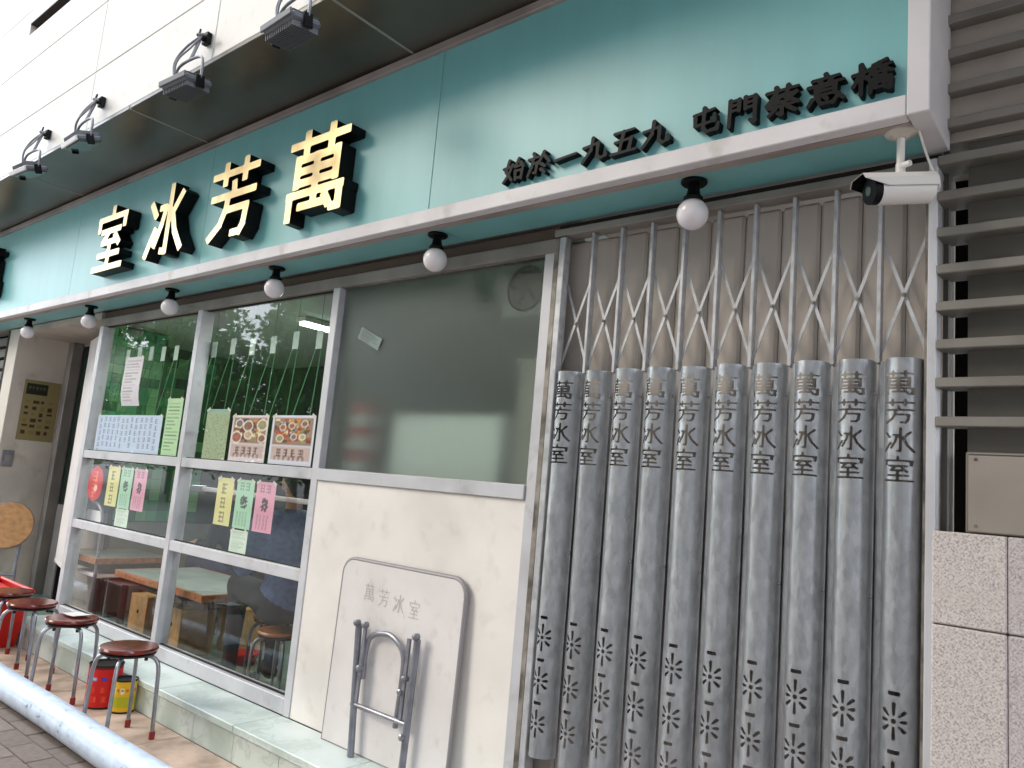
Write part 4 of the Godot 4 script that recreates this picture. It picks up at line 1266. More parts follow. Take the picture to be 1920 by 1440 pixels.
func security_camera() -> void:
	var o := thing("security_camera", "white bullet security camera hanging under the right end of the sign", "camera", Vector3(-0.63, 1.374, 0.225))
	var b := Vector3(-0.63, 1.374, 0.225)
	var st := mb()
	lathe(st, [Vector2(0.0, -0.030), Vector2(0.022, -0.030), Vector2(0.030, -0.020), Vector2(0.052, -0.013), Vector2(0.055, 0.0), Vector2(0.0, 0.0)], b, 28)
	obj("mount_base", st, M.beige2, o)
	var s2 := mb()
	tube(s2, [b + Vector3(0, -0.03, 0), b + Vector3(0, -0.155, 0)], 0.0135, 12)
	tube(s2, [b + Vector3(0, -0.125, 0), b + Vector3(0, -0.160, 0)], 0.0165, 12)
	obj("mount_stem", s2, M.white_plastic, o)
	var s3 := mb()
	tube(s3, [b + Vector3(0.008, -0.135, 0.01), b + Vector3(0.036, -0.135, 0.022)], 0.011, 10)
	obj("wing_screw", s3, M.white_plastic, o)
	# body axis: towards the street, left and a little down
	var ax := Vector3(-0.74, -0.13, 0.67).normalized()
	var sd := ax.cross(Vector3.UP).normalized()
	var xf := Transform3D(Basis(sd, sd.cross(ax).normalized(), -ax), b + Vector3(0.0, -0.222, 0.0))
	if xf.basis.y.y < 0.0:
		xf.basis = Basis(-xf.basis.x, -xf.basis.y, xf.basis.z)
	var s4 := mb()
	tube(s4, [xf * Vector3(0, 0.0, -0.085), xf * Vector3(0, 0.0, 0.105)], [0.049, 0.047], 24)
	obj("body", s4, M.white_plastic, o)
	var s5 := mb()
	tube(s5, [xf * Vector3(0, 0.0, -0.0855), xf * Vector3(0, 0.0, -0.112)], [0.0485, 0.047], 24)
	var lens := obj("lens_face", s5, M.black, o)
	var s9 := mb()
	tube(s9, [xf * Vector3(0, 0.0, -0.1125), xf * Vector3(0, 0.0, -0.116)], 0.017, 14)
	obj("lens", s9, plain_glass(), lens)
	# sunshade: a folded sheet over the body that reaches past the lens
	var s6 := mb()
	var pf := [Vector2(-0.056, 0.0), Vector2(-0.056, 0.030), Vector2(-0.040, 0.052), Vector2(0.040, 0.052), Vector2(0.056, 0.030), Vector2(0.056, 0.0)]
	for k in 5:
		var p: Vector2 = pf[k]
		var q: Vector2 = pf[k + 1]
		var n := Vector3(p.x + q.x, p.y + q.y, 0)
		for t in [0.0, 0.003]:
			var sc: float = 1.0 - t * 14.0
			var zf := -0.150 if p.y + q.y > 0.03 else -0.118
			var f0 := -0.070 if p.y < 0.01 else -0.150
			var f1 := -0.070 if q.y < 0.01 else -0.150
			quad(s6, xf * Vector3(p.x * sc, p.y * sc, f0), xf * Vector3(q.x * sc, q.y * sc, f1), xf * Vector3(q.x * sc, q.y * sc, 0.112), xf * Vector3(p.x * sc, p.y * sc, 0.112), xf.basis * (n if t == 0.0 else -n))
	obj("sunshade", s6, M.white_plastic, o)
	var sl := mb()
	for k in 5:
		var p: Vector2 = pf[k] * 0.94
		var q: Vector2 = pf[k + 1] * 0.94
		var f0 := -0.070 if pf[k].y < 0.01 else -0.148
		var f1 := -0.070 if pf[k + 1].y < 0.01 else -0.148
		quad(sl, xf * Vector3(p.x, p.y, f0), xf * Vector3(q.x, q.y, f1), xf * Vector3(q.x, q.y, -0.05), xf * Vector3(p.x, p.y, -0.05), xf.basis * Vector3(-p.x - q.x, -p.y - q.y, 0))
	obj("shade_lining", sl, M.black, o)
	var s7 := mb()
	tube(s7, [xf * Vector3(0, 0.053, 0.0), b + Vector3(0, -0.158, 0)], 0.012, 10)
	obj("swivel", s7, M.dark_rubber, o)
	var s8 := mb()
	tube(s8, smooth_path([b + Vector3(0.055, -0.006, -0.01), b + Vector3(0.075, -0.09, -0.03), b + Vector3(0.10, -0.17, -0.05), b + Vector3(0.112, -0.21, -0.06), xf * Vector3(0.0, -0.01, 0.108)], 6), 0.0042, 6)
	obj("cable", s8, M.white_plastic, o)

# ---------------------------------------------------------------- papers in the windows
func papers() -> void:
	var z := -0.056
	var P := func(called: String, x0: float, x1: float, y0: float, y1: float, m: Material, label: String, cat: String, zz := -0.056, skew := 0.0, curl := 0.0, rt := 0.0) -> void:
		var o := sheet(called, self, Vector3((x0 + x1) * 0.5, y0, zz), x0, x1, y0, y1, zz, m, skew, curl, rt)
		tag(o, label, cat)
		if called != "red_card":
			for e in [x0 + 0.02, x1 - 0.02]:
				var tp := mb()
				bxt(tp, Transform3D(Basis(Vector3(0, 0, 1), 0.5 if e < x1 - 0.03 else -0.5), Vector3(e, y1 - 0.004, zz + 0.0022)), Vector3(0.05, 0.018, 0.0006), 0.0)
				obj("tape", tp, M.tape, o)
	P.call("notice", -7.225, -6.87, 0.455, 0.90, paper_mat(90, 120, Color(0.90, 0.86, 0.90), 21, "lines"), "long curling white notice high in the left window", "notice", -0.056, -0.02, -0.03)
	P.call("menu_sheet", -7.62, -6.35, 0.030, 0.366, paper_mat(340, 120, Color(0.80, 0.85, 0.93), 22, "columns"), "wide pale blue sheet of close writing in the left window", "menu")
	P.call("menu_sheet", -6.30, -6.04, 0.030, 0.51, paper_mat(80, 150, Color(0.74, 0.87, 0.69), 23, "lines"), "tall light green sheet beside the middle window post", "menu")
	P.call("menu_sheet", -5.635, -5.30, 0.030, 0.42, paper_mat(110, 140, Color(0.66, 0.72, 0.58), 24, "mosaic"), "mottled olive green sheet left of the food posters in the right window", "menu")
	P.call("food_poster", -5.25, -4.775, 0.030, 0.374, paper_mat(160, 130, Color(0.88, 0.83, 0.84), 25, "photo"), "food poster with pinkish caption, middle of the right window's lower edge", "poster")
	P.call("food_poster", -4.725, -4.225, 0.030, 0.376, paper_mat(160, 130, Color(0.87, 0.87, 0.92), 26, "photo"), "food poster next to the right window post with white border", "poster")
	P.call("red_card", -7.62, -7.31, -0.44, -0.105, paper_mat(80, 100, Color(0.80, 0.10, 0.14), 27, "red"), "red oval paper card at the left end of the middle window row", "card", -0.056, 0.0, 0.0, 1.0)
	var strips := [["yellow", Color(0.86, 0.84, 0.56), -7.215, -6.985, -5.335, -5.115], ["pale green", Color(0.66, 0.83, 0.70), -6.955, -6.73, -5.07, -4.845], ["pink", Color(0.87, 0.62, 0.70), -6.70, -6.47, -4.815, -4.58]]
	for i in 3:
		var s = strips[i]
		var m := paper_mat(72, 120, s[1], 30 + i, "vertical" if i == 0 else "menu")
		P.call("menu_strip", s[2], s[3], -0.45, -0.098, m, s[0] + " menu strip in the left window's middle row", "menu")
		P.call("menu_strip", s[4], s[5], -0.44, -0.094, m, s[0] + " menu strip in the right window's middle row", "menu")
	var tg := paper_mat(60, 48, Color(0.84, 0.91, 0.83), 37, "lines")
	P.call("paper_tag", -6.955, -6.71, -0.612, -0.457, tg, "small pale green tag below the strips in the left window", "tag")
	P.call("paper_tag", -5.075, -4.855, -0.614, -0.452, tg, "small pale green tag below the strips in the right window", "tag")
	# cards hung on green cords
	var nth := ["first", "second", "third", "fourth", "fifth", "sixth"]
	for i in 6:
		var x := -5.84 + 0.2825 * i
		hang_card(x, 0.925 + 0.012 * sin(i * 1.9), "white card on green cords in the right window's top pane, %s from the middle post" % nth[i])
	for i in 5:
		hang_card(-7.42 + 0.235 * i, 0.94 + 0.012 * sin(i * 1.3), "white card on green cords in the left window's top pane, %s from the doorway" % nth[i])

func hang_card(x: float, y: float, label: String) -> void:
	var o := thing("hanging_card", label, "card", Vector3(x, y - 0.6, -0.15), "white cards hung on green cords in the windows")
	one_box("card", Vector3(x - 0.036, y - 0.065, -0.152), Vector3(x + 0.036, y + 0.065, -0.149), M.card, o)
	for s in [[-0.03, -0.245], [0.03, -0.015]]:
		var st := mb()
		bar(st, Vector3(x + s[0], y - 0.055, -0.1535), Vector3(x + s[1], y - 0.62, -0.1535), 0.011, 0.002)
		obj("cord", st, M.ribbon, o)
	var h := mb()
	bar(h, Vector3(x, y + 0.06, -0.151), Vector3(x, 1.309, -0.151), 0.004, 0.001)
	obj("hanger", h, M.ribbon, o)

# ---------------------------------------------------------------- things on the pavement
func street_things() -> void:
	var p := thing("white_pipe", "thick bluish white pipe lying along the pavement in front of the stools", "pipe", Vector3(-5.0, -1.71, 0.895))
	var st := mb()
	var path := []
	for i in 40:
		var x := -13.0 + 12.0 * i / 39.0
		path.append(Vector3(x, -1.615 + 0.002 * sin(i * 1.3), 0.895 + 0.002 * sin(i * 0.9)))
	tube(st, path, 0.0905, 32)
	obj("pipe_wall", st, M.pipe, p)
	for x in [-6.9, -3.2]:
		var s := mb()
		tube(s, [Vector3(x - 0.05, -1.615, 0.895), Vector3(x + 0.05, -1.615, 0.895)], 0.0945, 32)
		obj("collar", s, M.pipe, p)
	var so := proto("round_stool")
	stool_parts(so, M.seat, M.steel, M.red_rubber)
	var sl := ["red brown round stool nearest the folding gate, with the two cans under it", "red brown round stool with a white paper on its seat", "red brown round stool in front of the red crate", "red brown round stool at the doorway, seat cut by the picture edge"]
	var sp := [Vector3(-4.885, -1.709, 0.645), Vector3(-5.885, -1.709, 0.60), Vector3(-6.586, -1.709, 0.62), Vector3(-7.144, -1.709, 0.60)]
	for i in 4:
		copy_of(so, "round_stool", sp[i], [0.06, 0.80, 0.62, 0.2][i], sl[i], "stool", "round stools along the ledge", i == 0)
	var pa := sheet("loose_paper", self, Vector3(-5.93, -1.158, 0.55), -6.02, -5.84, -0.06, 0.07, 0.0, M.white_plastic)
	pa.position = at(Vector3(-5.93, -1.1575, 0.55))
	pa.mesh = flat_paper()
	tag(pa, "white paper lying on the second stool's seat", "paper")
	can("red_can", Vector3(-5.573, -1.709, 0.45), 0.108, 0.285, paper_mat(220, 90, Color(0.80, 0.085, 0.045), 51, "can"), "tall red printed can under the stool nearest the gate", M.slot)
	can("yellow_can", Vector3(-5.375, -1.709, 0.395), 0.074, 0.215, paper_mat(180, 90, Color(0.88, 0.68, 0.06), 52, "tin"), "short yellow printed tin beside the red can", M.dark_rubber)
	# red crate behind the far stools
	var c := thing("red_crate", "red plastic crate with a pink liner behind the far stools", "crate", Vector3(-7.75, -1.71, 0.42))
	var cs := mb()
	var lo := [Vector3(-8.1, -1.705, 0.36), Vector3(-7.55, -1.705, 0.36), Vector3(-7.55, -1.705, 0.62), Vector3(-8.1, -1.705, 0.62)]
	var hi := [Vector3(-8.22, -1.22, 0.33), Vector3(-7.42, -1.22, 0.33), Vector3(-7.42, -1.22, 0.68), Vector3(-8.22, -1.22, 0.68)]
	for k in 4:
		var k2 := (k + 1) % 4
		var mid: Vector3 = (lo[k] + lo[k2]) * 0.5 - Vector3(-7.82, -1.705, 0.49)
		quad(cs, lo[k], lo[k2], hi[k2], hi[k], mid)
	quad(cs, lo[0], lo[1], lo[2], lo[3], Vector3.DOWN)
	obj("crate_body", cs, M.red_plastic, c)
	var rp := mb()
	tube(rp, hi + [hi[0]], 0.018, 8)
	obj("rim", rp, M.red_plastic, c)
	var lp := mb()
	quad(lp, hi[0] + Vector3(0.03, -0.03, 0.02), hi[1] + Vector3(-0.03, -0.05, 0.02), hi[2] + Vector3(-0.03, -0.03, -0.02), hi[3] + Vector3(0.03, -0.06, -0.02), Vector3.UP)
	obj("liner", lp, M.pink_plastic, c)
	white_table()
	round_table()

func flat_paper() -> ArrayMesh:
	var st := mb()
	var n := 5
	for i in n:
		var a := float(i) / n
		var b := float(i + 1) / n
		quad(st, Vector3(lerpf(-0.09, 0.11, a), 0.004 + 0.012 * a * a, -0.06) * S, Vector3(lerpf(-0.09, 0.11, b), 0.004 + 0.012 * b * b, -0.06) * S, Vector3(lerpf(-0.10, 0.10, b), 0.004 + 0.008 * b * b, 0.07) * S, Vector3(lerpf(-0.10, 0.10, a), 0.004 + 0.008 * a * a, 0.07) * S, Vector3.UP)
	st.generate_normals()
	return st.commit()

func can(called: String, b: Vector3, r: float, h: float, m: Material, label: String, lid_m: Material) -> void:
	var o := thing(called, label, "can", b)
	var st := mb()
	st.set_smooth_group(0)
	var n := 32
	for k in n:
		var a := TAU * k / n
		var a2 := TAU * (k + 1) / n
		var d := Vector3(cos(a), 0, sin(a)) * r
		var d2 := Vector3(cos(a2), 0, sin(a2)) * r
		quad_uv(st, b + d2 + Vector3(0, h - 0.012, 0), b + d + Vector3(0, h - 0.012, 0), b + d + Vector3(0, 0.012, 0), b + d2 + Vector3(0, 0.012, 0), Rect2(float(n - k - 1) / n, 0, 1.0 / n, 1))
	obj("can_wall", st, m, o)
	var s2 := mb()
	lathe(s2, [Vector2(r, h - 0.012), Vector2(r + 0.003, h - 0.009), Vector2(r + 0.003, h), Vector2(r - 0.004, h), Vector2(r - 0.006, h - 0.012), Vector2(0.0, h - 0.012)], b, 28)
	obj("lid", s2, lid_m, o)
	var s3 := mb()
	lathe(s3, [Vector2(0.0, 0.0), Vector2(r + 0.002, 0.0), Vector2(r + 0.002, 0.010), Vector2(r, 0.012)], b, 28)
	obj("base_rim", s3, lid_m, o)

func rounded_outline(x0: float, x1: float, y0: float, y1: float, r: float, round_bottom: bool) -> Array:
	var out := []
	var cs := [[x1 - r, y1 - r, 0.0], [x0 + r, y1 - r, PI / 2]]
	for c in cs:
		for k in 7:
			var a: float = c[2] + PI / 2 * k / 6.0
			out.append(Vector2(c[0] + cos(a) * r, c[1] + sin(a) * r))
	out.append(Vector2(x0, y0))
	out.append(Vector2(x1, y0))
	return out

func white_table() -> void:
	var t := thing("folding_table", "white folding table stood on end against the white wall, tube legs outwards", "table", Vector3(-3.17, -1.5, 0.05))
	var lean := Transform3D(Basis(Vector3.RIGHT, -0.025), Vector3(0, -1.5, 0.058)) # bottom stands off the wall
	var ol := rounded_outline(-3.655, -2.675, 0.002, 1.020, 0.085, false)
	var st := mb()
	var cen := Vector3(-3.17, 0.5, 0.0)
	for k in ol.size():
		var a: Vector2 = ol[k]
		var b: Vector2 = ol[(k + 1) % ol.size()]
		tri(st, lean * cen, lean * Vector3(a.x, a.y, 0), lean * Vector3(b.x, b.y, 0), Vector3(0, 0, 1))
		tri(st, lean * (cen + Vector3(0, 0, -0.026)), lean * Vector3(a.x, a.y, -0.026), lean * Vector3(b.x, b.y, -0.026), Vector3(0, 0, -1))
	obj("tabletop", st, M.board, t)
	var se := mb()
	var loop := []
	for k in ol.size():
		var a: Vector2 = ol[k]
		var b: Vector2 = ol[(k + 1) % ol.size()]
		var n := Vector3(b.y - a.y, a.x - b.x, 0)
		quad(se, lean * Vector3(a.x, a.y, 0.0), lean * Vector3(b.x, b.y, 0.0), lean * Vector3(b.x, b.y, -0.026), lean * Vector3(a.x, a.y, -0.026), n)
		loop.append(lean * Vector3(a.x, a.y, -0.012))
	loop.append(loop[0])
	tube(se, loop, 0.0145, 6)
	obj("edge_band", se, M.board_edge, t)
	var L := func(x: float, y: float, z := 0.045) -> Vector3: return lean * Vector3(x, y, z)
	for x in [[-3.405, -3.335], [-2.93, -2.935]]:
		var s := mb()
		tube(s, [L.call(x[0], 0.685), L.call(x[1], 0.0, 0.045)], 0.019, 12)
		obj("leg", s, M.grey_tube, t)
	var s1 := mb()
	tube(s1, smooth_path([L.call(-3.335, 0.40, 0.03), L.call(-3.335, 0.56, 0.03), L.call(-3.30, 0.635, 0.03), L.call(-3.20, 0.665, 0.03), L.call(-3.12, 0.655, 0.03), L.call(-3.045, 0.60, 0.03), L.call(-3.025, 0.50, 0.03), L.call(-3.035, 0.22, 0.03)], 6), 0.015, 10)
	obj("leg_loop", s1, M.steel, t)
	var s2 := mb()
	tube(s2, [L.call(-3.38, 0.262, 0.045), L.call(-2.945, 0.262, 0.045)], 0.014, 10)
	obj("cross_bar", s2, M.steel, t)
	for x in [-3.34, -2.985]:
		var s3 := mb()
		bar(s3, L.call(x, 0.68, 0.05), L.call(x + 0.005, 0.28, 0.055), 0.022, 0.012)
		obj("brace", s3, M.grey_tube, t)
	for q in [Vector2(-3.405, 0.69), Vector2(-3.335, 0.69), Vector2(-2.93, 0.70), Vector2(-3.335, 0.46), Vector2(-2.975, 0.48), Vector2(-2.995, 0.41), Vector2(-2.945, 0.2)]:
		var s4 := mb()
		lathe(s4, [Vector2(0.017, -0.012), Vector2(0.017, 0.018), Vector2(0.010, 0.024), Vector2(0.0, 0.024)], L.call(q.x, q.y, 0.055), 10, Basis(Vector3.RIGHT, PI / 2))
		obj("joint", s4, M.steel if q.y < 0.45 else M.grey_tube, t)
	var keys := ["wan", "fang", "bing", "shi"]
	for k in 4:
		letter("pencil_character", keys[k], t, lean * Vector3(-3.40 + 0.125 * k, 0.855 - 0.012 * k, 0.002), 0.085, 0.095, 0.0, 2.6, true, 36, M.pencil, M.pencil, lean.basis)

func round_table() -> void:
	var o := thing("round_table", "folded round table with pale wooden top leaning in the doorway", "table", Vector3(-9.25, -1.66, 0.05))
	var nrm := Vector3(0.80, 0.22, 0.55).normalized()
	var sx := Vector3.UP.cross(nrm).normalized()
	var B := Basis(sx, nrm, sx.cross(nrm))
	var c := Vector3(-9.22, -0.822, 0.03)
	var st := mb()
	lathe(st, [Vector2(0.0, -0.012), Vector2(0.232, -0.012), Vector2(0.242, 0.0), Vector2(0.236, 0.012), Vector2(0.0, 0.013)], c, 36, B)
	obj("tabletop", st, M.wood, o)
	var sr := mb()
	lathe(sr, [Vector2(0.236, -0.018), Vector2(0.247, -0.012), Vector2(0.247, 0.004), Vector2(0.243, 0.006)], c, 36, B)
	obj("edge_band", sr, M.grey_tube, o)
	for s in [-1.0, 1.0]:
		var s1 := mb()
		tube(s1, [c + sx * s * 0.11 - nrm * 0.03 + Vector3(0, 0.1, 0), Vector3(c.x + 0.10, -1.655, c.z + 0.05) + sx * s * 0.16], 0.017, 8)
		obj("leg", s1, M.grey_tube, o)
		var s2 := mb()
		tube(s2, [c + sx * s * 0.14 - nrm * 0.06, Vector3(c.x + 0.02, -1.655, c.z) + sx * s * 0.10], 0.014, 8)
		obj("leg", s2, M.grey_tube, o)
	var s3 := mb()
	tube(s3, [c + sx * -0.15 + Vector3(0.06, -0.5, 0.03), c + sx * 0.15 + Vector3(0.06, -0.5, 0.03)], 0.012, 8)
	obj("cross_bar", s3, M.grey_tube, o)

# ---------------------------------------------------------------- people inside the cafe
func field_mesh(st: SurfaceTool, bones: Array, cell: float, k: float) -> void:
	# bones: [from, to, radius at from, radius at to]; smooth union meshed as surface nets
	var lo := Vector3(1e9, 1e9, 1e9)
	var hi := -lo
	for b in bones:
		var r: float = maxf(b[2], b[3]) + 2.5 * cell
		for p in [b[0], b[1]]:
			for q in 3:
				lo[q] = minf(lo[q], p[q] - r)
				hi[q] = maxf(hi[q], p[q] + r)
	var n := Vector3i(((hi - lo) / cell).ceil()) + Vector3i.ONE
	var f := PackedFloat32Array()
	f.resize(n.x * n.y * n.z)
	f.fill(1.0)
	for b in bones:
		var A: Vector3 = b[0]
		var B: Vector3 = b[1]
		var r: float = maxf(b[2], b[3]) + k + 2.0 * cell
		var i0 := Vector3i(((A.min(B) - Vector3.ONE * r - lo) / cell).floor()).clamp(Vector3i.ZERO, n - Vector3i.ONE)
		var i1 := Vector3i(((A.max(B) + Vector3.ONE * r - lo) / cell).ceil()).clamp(Vector3i.ZERO, n - Vector3i.ONE)
		var d := B - A
		var dd := maxf(d.length_squared(), 1e-9)
		for z in range(i0.z, i1.z + 1):
			for y in range(i0.y, i1.y + 1):
				var row := (z * n.y + y) * n.x
				for x in range(i0.x, i1.x + 1):
					var p := lo + Vector3(x, y, z) * cell
					var t := clampf((p - A).dot(d) / dd, 0.0, 1.0)
					var e: float = (p - A - d * t).length() - lerpf(b[2], b[3], t)
					var o := f[row + x]
					var h := maxf(k - absf(o - e), 0.0) / k
					f[row + x] = minf(o, e) - h * h * k * 0.25
	var idx := {}
	var vs := PackedVector3Array()
	var off := [Vector3i(0, 0, 0), Vector3i(1, 0, 0), Vector3i(0, 1, 0), Vector3i(1, 1, 0), Vector3i(0, 0, 1), Vector3i(1, 0, 1), Vector3i(0, 1, 1), Vector3i(1, 1, 1)]
	var ed := [[0, 1], [2, 3], [4, 5], [6, 7], [0, 2], [1, 3], [4, 6], [5, 7], [0, 4], [1, 5], [2, 6], [3, 7]]
	var stp := [0, 1, n.x, n.x + 1, n.x * n.y, n.x * n.y + 1, n.x * n.y + n.x, n.x * n.y + n.x + 1]
	for z in n.z - 1:
		for y in n.y - 1:
			for x in n.x - 1:
				var i := (z * n.y + y) * n.x + x
				var c := 0
				for q in 8:
					if f[i + stp[q]] < 0.0: c += 1
				if c == 0 or c == 8: continue
				var sum := Vector3.ZERO
				var m := 0
				for e in ed:
					var fa := f[i + stp[e[0]]]
					var fb := f[i + stp[e[1]]]
					if (fa < 0.0) != (fb < 0.0):
						sum += Vector3(off[e[0]]).lerp(Vector3(off[e[1]]), fa / (fa - fb))
						m += 1
				idx[i] = vs.size()
				vs.append(lo + (Vector3(x, y, z) + sum / m) * cell)
	st.set_smooth_group(0)
	var ax := [1, n.x, n.x * n.y]
	for i in idx:
		for a in 3:
			var fa := f[i]
			var fb := f[i + ax[a]]
			if (fa < 0.0) == (fb < 0.0): continue
			var u: int = ax[(a + 1) % 3]
			var w: int = ax[(a + 2) % 3]
			if not (idx.has(i - u) and idx.has(i - w) and idx.has(i - u - w)): continue
			var nn := Vector3.ZERO
			nn[a] = 1.0 if fa < 0.0 else -1.0
			quad(st, vs[idx[i]], vs[idx[i - u]], vs[idx[i - u - w]], vs[idx[i - w]], nn)
	st.set_smooth_group(-1)

# a seated figure facing +x, hips at the origin (plan units); sizes are those of an adult
func seated(o: Node3D, base: Vector3, turn: float, top_m: Material, leg_m: Material, arm_up: float, q := 1.16) -> void:
	var X := Transform3D(Basis(Vector3.UP, turn), base)
	var P := func(x: float, y: float, z: float) -> Vector3: return X * (Vector3(x, y, z) * q)
	var body := []
	for s in [-1.0, 1.0]:
		body.append([P.call(0.0, 0.06, 0.09 * s), P.call(0.42, 0.09, 0.12 * s), 0.095 * q, 0.068 * q])
		body.append([P.call(0.42, 0.09, 0.12 * s), P.call(0.40, -0.36, 0.13 * s), 0.064 * q, 0.042 * q])
		body.append([P.call(0.40, -0.40, 0.13 * s), P.call(0.53, -0.425, 0.15 * s), 0.042 * q, 0.036 * q])
	body.append([P.call(-0.02, 0.05, -0.06), P.call(-0.02, 0.05, 0.06), 0.12 * q, 0.12 * q])
	var st := mb()
	field_mesh(st, body, 0.026, 0.05)
	obj("trousers", st, leg_m, o)
	var up := []
	up.append([P.call(-0.02, 0.08, -0.05), P.call(-0.02, 0.08, 0.05), 0.125 * q, 0.125 * q])
	up.append([P.call(-0.02, 0.10, 0), P.call(0.03, 0.46, 0), 0.125 * q, 0.125 * q])
	up.append([P.call(0.02, 0.49, -0.13), P.call(0.02, 0.49, 0.13), 0.078 * q, 0.078 * q])
	up.append([P.call(0.02, 0.35, -0.08), P.call(0.02, 0.35, 0.08), 0.11 * q, 0.11 * q])
	for s in [-1.0, 1.0]:
		up.append([P.call(0.02, 0.49, 0.19 * s), P.call(0.10, 0.24, 0.23 * s), 0.062 * q, 0.050 * q])
		up.append([P.call(0.10, 0.24, 0.23 * s), P.call(0.34, 0.27 + arm_up * s, 0.15 * s), 0.048 * q, 0.038 * q])
	var s2 := mb()
	field_mesh(s2, up, 0.022, 0.05)
	obj("jacket", s2, top_m, o)
	var hd := []
	hd.append([P.call(0.03, 0.54, 0), P.call(0.045, 0.64, 0), 0.052 * q, 0.048 * q])
	hd.append([P.call(0.045, 0.735, 0), P.call(0.055, 0.765, 0), 0.078 * q, 0.080 * q])
	hd.append([P.call(0.075, 0.70, 0), P.call(0.10, 0.665, 0), 0.062 * q, 0.034 * q])
	hd.append([P.call(0.13, 0.73, 0), P.call(0.150, 0.705, 0), 0.010 * q, 0.013 * q])
	for s in [-1.0, 1.0]:
		hd.append([P.call(0.045, 0.73, 0.076 * s), P.call(0.04, 0.695, 0.078 * s), 0.016 * q, 0.010 * q])
		hd.append([P.call(0.115, 0.742, 0.035 * s), P.call(0.125, 0.742, 0.02 * s), 0.012 * q, 0.010 * q])
	var s3 := mb()
	field_mesh(s3, hd, 0.010, 0.02)
	for s in [-1.0, 1.0]:
		var w: Vector3 = P.call(0.34, 0.27 + arm_up * s, 0.15 * s)
		var F := func(x: float, y: float, z: float) -> Vector3: return w + X.basis * (Vector3(x, y, z * s) * q)
		var hn := [[F.call(0, 0, 0), F.call(0.06, 0.0, -0.01), 0.026 * q, 0.030 * q], [F.call(0.05, 0.0, -0.03), F.call(0.055, 0.0, 0.025), 0.018 * q, 0.018 * q]]
		for k in 4:
			var zz := -0.033 + 0.021 * k
			var ln: float = [0.036, 0.044, 0.046, 0.034][3 - k]
			hn.append([F.call(0.075, 0.0, zz), F.call(0.075 + ln, -0.008, zz * 1.15), 0.0095 * q, 0.009 * q])
			hn.append([F.call(0.075 + ln, -0.008, zz * 1.15), F.call(0.08 + ln * 1.4, -0.04, zz * 1.15), 0.009 * q, 0.0075 * q])
		hn.append([F.call(0.02, 0.0, -0.02), F.call(0.055, -0.01, -0.062), 0.013 * q, 0.010 * q])
		hn.append([F.call(0.055, -0.01, -0.062), F.call(0.085, -0.025, -0.068), 0.010 * q, 0.008 * q])
		field_mesh(s3, hn, 0.007, 0.009)
	obj("body", s3, M.skin, o)
	var hr := [[P.call(0.02, 0.775, 0), P.call(0.04, 0.80, 0), 0.088 * q, 0.080 * q], [P.call(0.0, 0.73, 0), P.call(-0.005, 0.70, 0), 0.072 * q, 0.055 * q]]
	var s4 := mb()
	field_mesh(s4, hr, 0.014, 0.03)
	obj("hair", s4, M.hair, o)
	for s in [-1.0, 1.0]:
		var s5 := mb()
		lathe(s5, [Vector2(0.0, -0.006), Vector2(0.006, 0.0), Vector2(0.0, 0.006)], P.call(0.136, 0.738, 0.029 * s), 8)
		obj("eye", s5, M.black, o)
	for s in [-1.0, 1.0]:
		var sh := mb()
		field_mesh(sh, [[P.call(0.39, -0.435, 0.13 * s), P.call(0.54, -0.445, 0.155 * s), 0.045 * q, 0.040 * q]], 0.016, 0.02)
		obj("shoe", sh, M.dark_rubber, o)

func people() -> void:
	var a := thing("person", "person in a blue jacket and dark jeans seated inside the right window", "person", Vector3(-4.92, -1.70, -0.42))
	seated(a, Vector3(-4.86, -1.02, -0.44), PI - 0.2, M.jacket, M.navy, 0.0, 1.27)
	var st := proto("round_stool")
	stool_parts(st, M.wood_orange, M.grey_tube, M.dark_rubber)
	copy_of(st, "round_stool", Vector3(-4.86, -1.70, -0.44), 0.3, "round orange wood stool under the person in the blue jacket", "stool", "", true)
	var b := thing("person", "person in dark navy clothes seated behind the left window", "person", Vector3(-8.2, -1.70, -1.3))
	seated(b, Vector3(-7.05, -1.10, -1.35), PI + 0.1, M.navy, M.denim, 0.02)
	var s2 := proto("round_stool")
	stool_parts(s2, M.wood_orange, M.grey_tube, M.dark_rubber)
	copy_of(s2, "round_stool", Vector3(-7.05, -1.70, -1.35), 0.7, "round orange wood stool under the person in dark navy clothes", "stool", "", true)

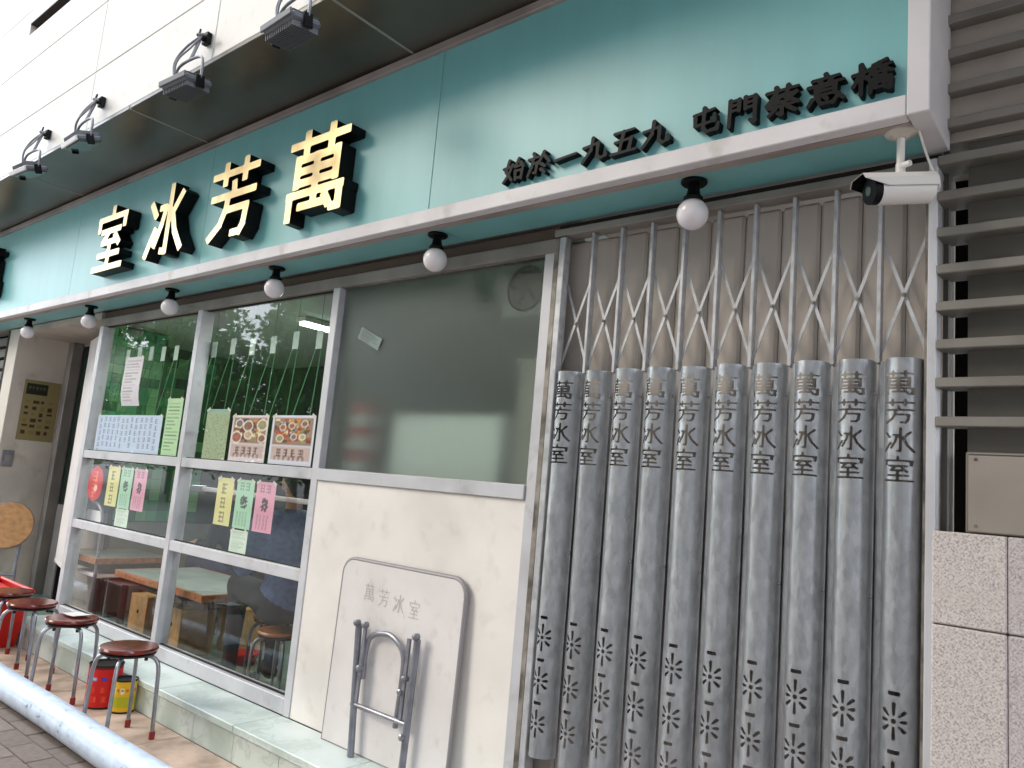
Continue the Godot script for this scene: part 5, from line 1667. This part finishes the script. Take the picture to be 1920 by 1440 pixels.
# ---------------------------------------------------------------- trees over the road, seen in the window glass
func street_trees() -> void:
	var r := RandomNumberGenerator.new()
	r.seed = 77
	var p := proto("street_tree")
	var st := mb()
	st.set_smooth_group(0)
	tube(st, [Vector3(0, 0, 0), Vector3(0.1, 2.0, 0.05), Vector3(0.0, 4.5, 0.1), Vector3(0.2, 7.5, 0.0)], [0.32, 0.25, 0.2, 0.08], 10)
	for k in 7:
		var a := TAU * k / 7.0
		tube(st, [Vector3(0, 2.6 + 0.5 * k, 0), Vector3(cos(a) * 1.2, 3.6 + 0.5 * k, sin(a) * 1.2), Vector3(cos(a) * 2.3, 4.1 + 0.6 * k, sin(a) * 2.3)], [0.10, 0.07, 0.03], 6)
	obj("trunk", st, M.bark, p)
	for half in 2:
		var lf := mb()
		for c in 85:
			var a := r.randf() * TAU
			var hgt := r.randf_range(2.0, 9.6)
			var rad := 3.2 * sqrt(maxf(0.05, 1.0 - pow((hgt - 5.4) / 4.6, 2.0))) * sqrt(r.randf_range(0.15, 1.0))
			var cc := Vector3(cos(a) * rad, hgt, sin(a) * rad)
			for k in 44:
				var d := Vector3(r.randfn(), r.randfn() * 0.7, r.randfn()) * 0.36
				var n := Vector3(r.randf_range(-1, 1), r.randf_range(0.1, 1), r.randf_range(-1, 1)).normalized()
				var u := n.cross(Vector3(r.randf(), r.randf(), r.randf() + 0.1)).normalized() * r.randf_range(0.07, 0.13)
				var v := n.cross(u).normalized() * r.randf_range(0.12, 0.22)
				var q := cc + d
				quad(lf, q - v, q + u, q + v, q - u, n)
		obj("crown", lf, M["leaf%d" % half], p)
	for i in 15:
		var x := -14.0 - 3.6 * i
		copy_of(p, "street_tree", Vector3(x, -1.78, 15.0 + 2.0 * sin(i * 2.1)), r.randf() * TAU, "leafy street tree across the road, mirrored in the window glass", "tree", "street trees across the road", i == 0).scale = Vector3.ONE * (0.86 + 0.08 * sin(i * 2.7))
	# flats across the road to the right: they shade the gate from that side
	var b := thing("apartment_block", "plain grey apartment block across the road, outside the picture", "building", Vector3(22, -1.78, 20))
	one_box("wall", Vector3(-9.0, -1.78, 11.5), Vector3(44, 34, 24), M.concrete, b, 0.05)
	for j in 9:
		for i in 14:
			one_box("window", Vector3(-8.0 + 3.5 * i, 1.2 + 3.5 * j, 11.46), Vector3(-6.0 + 3.5 * i, 2.9 + 3.5 * j, 11.52), M.void, b)
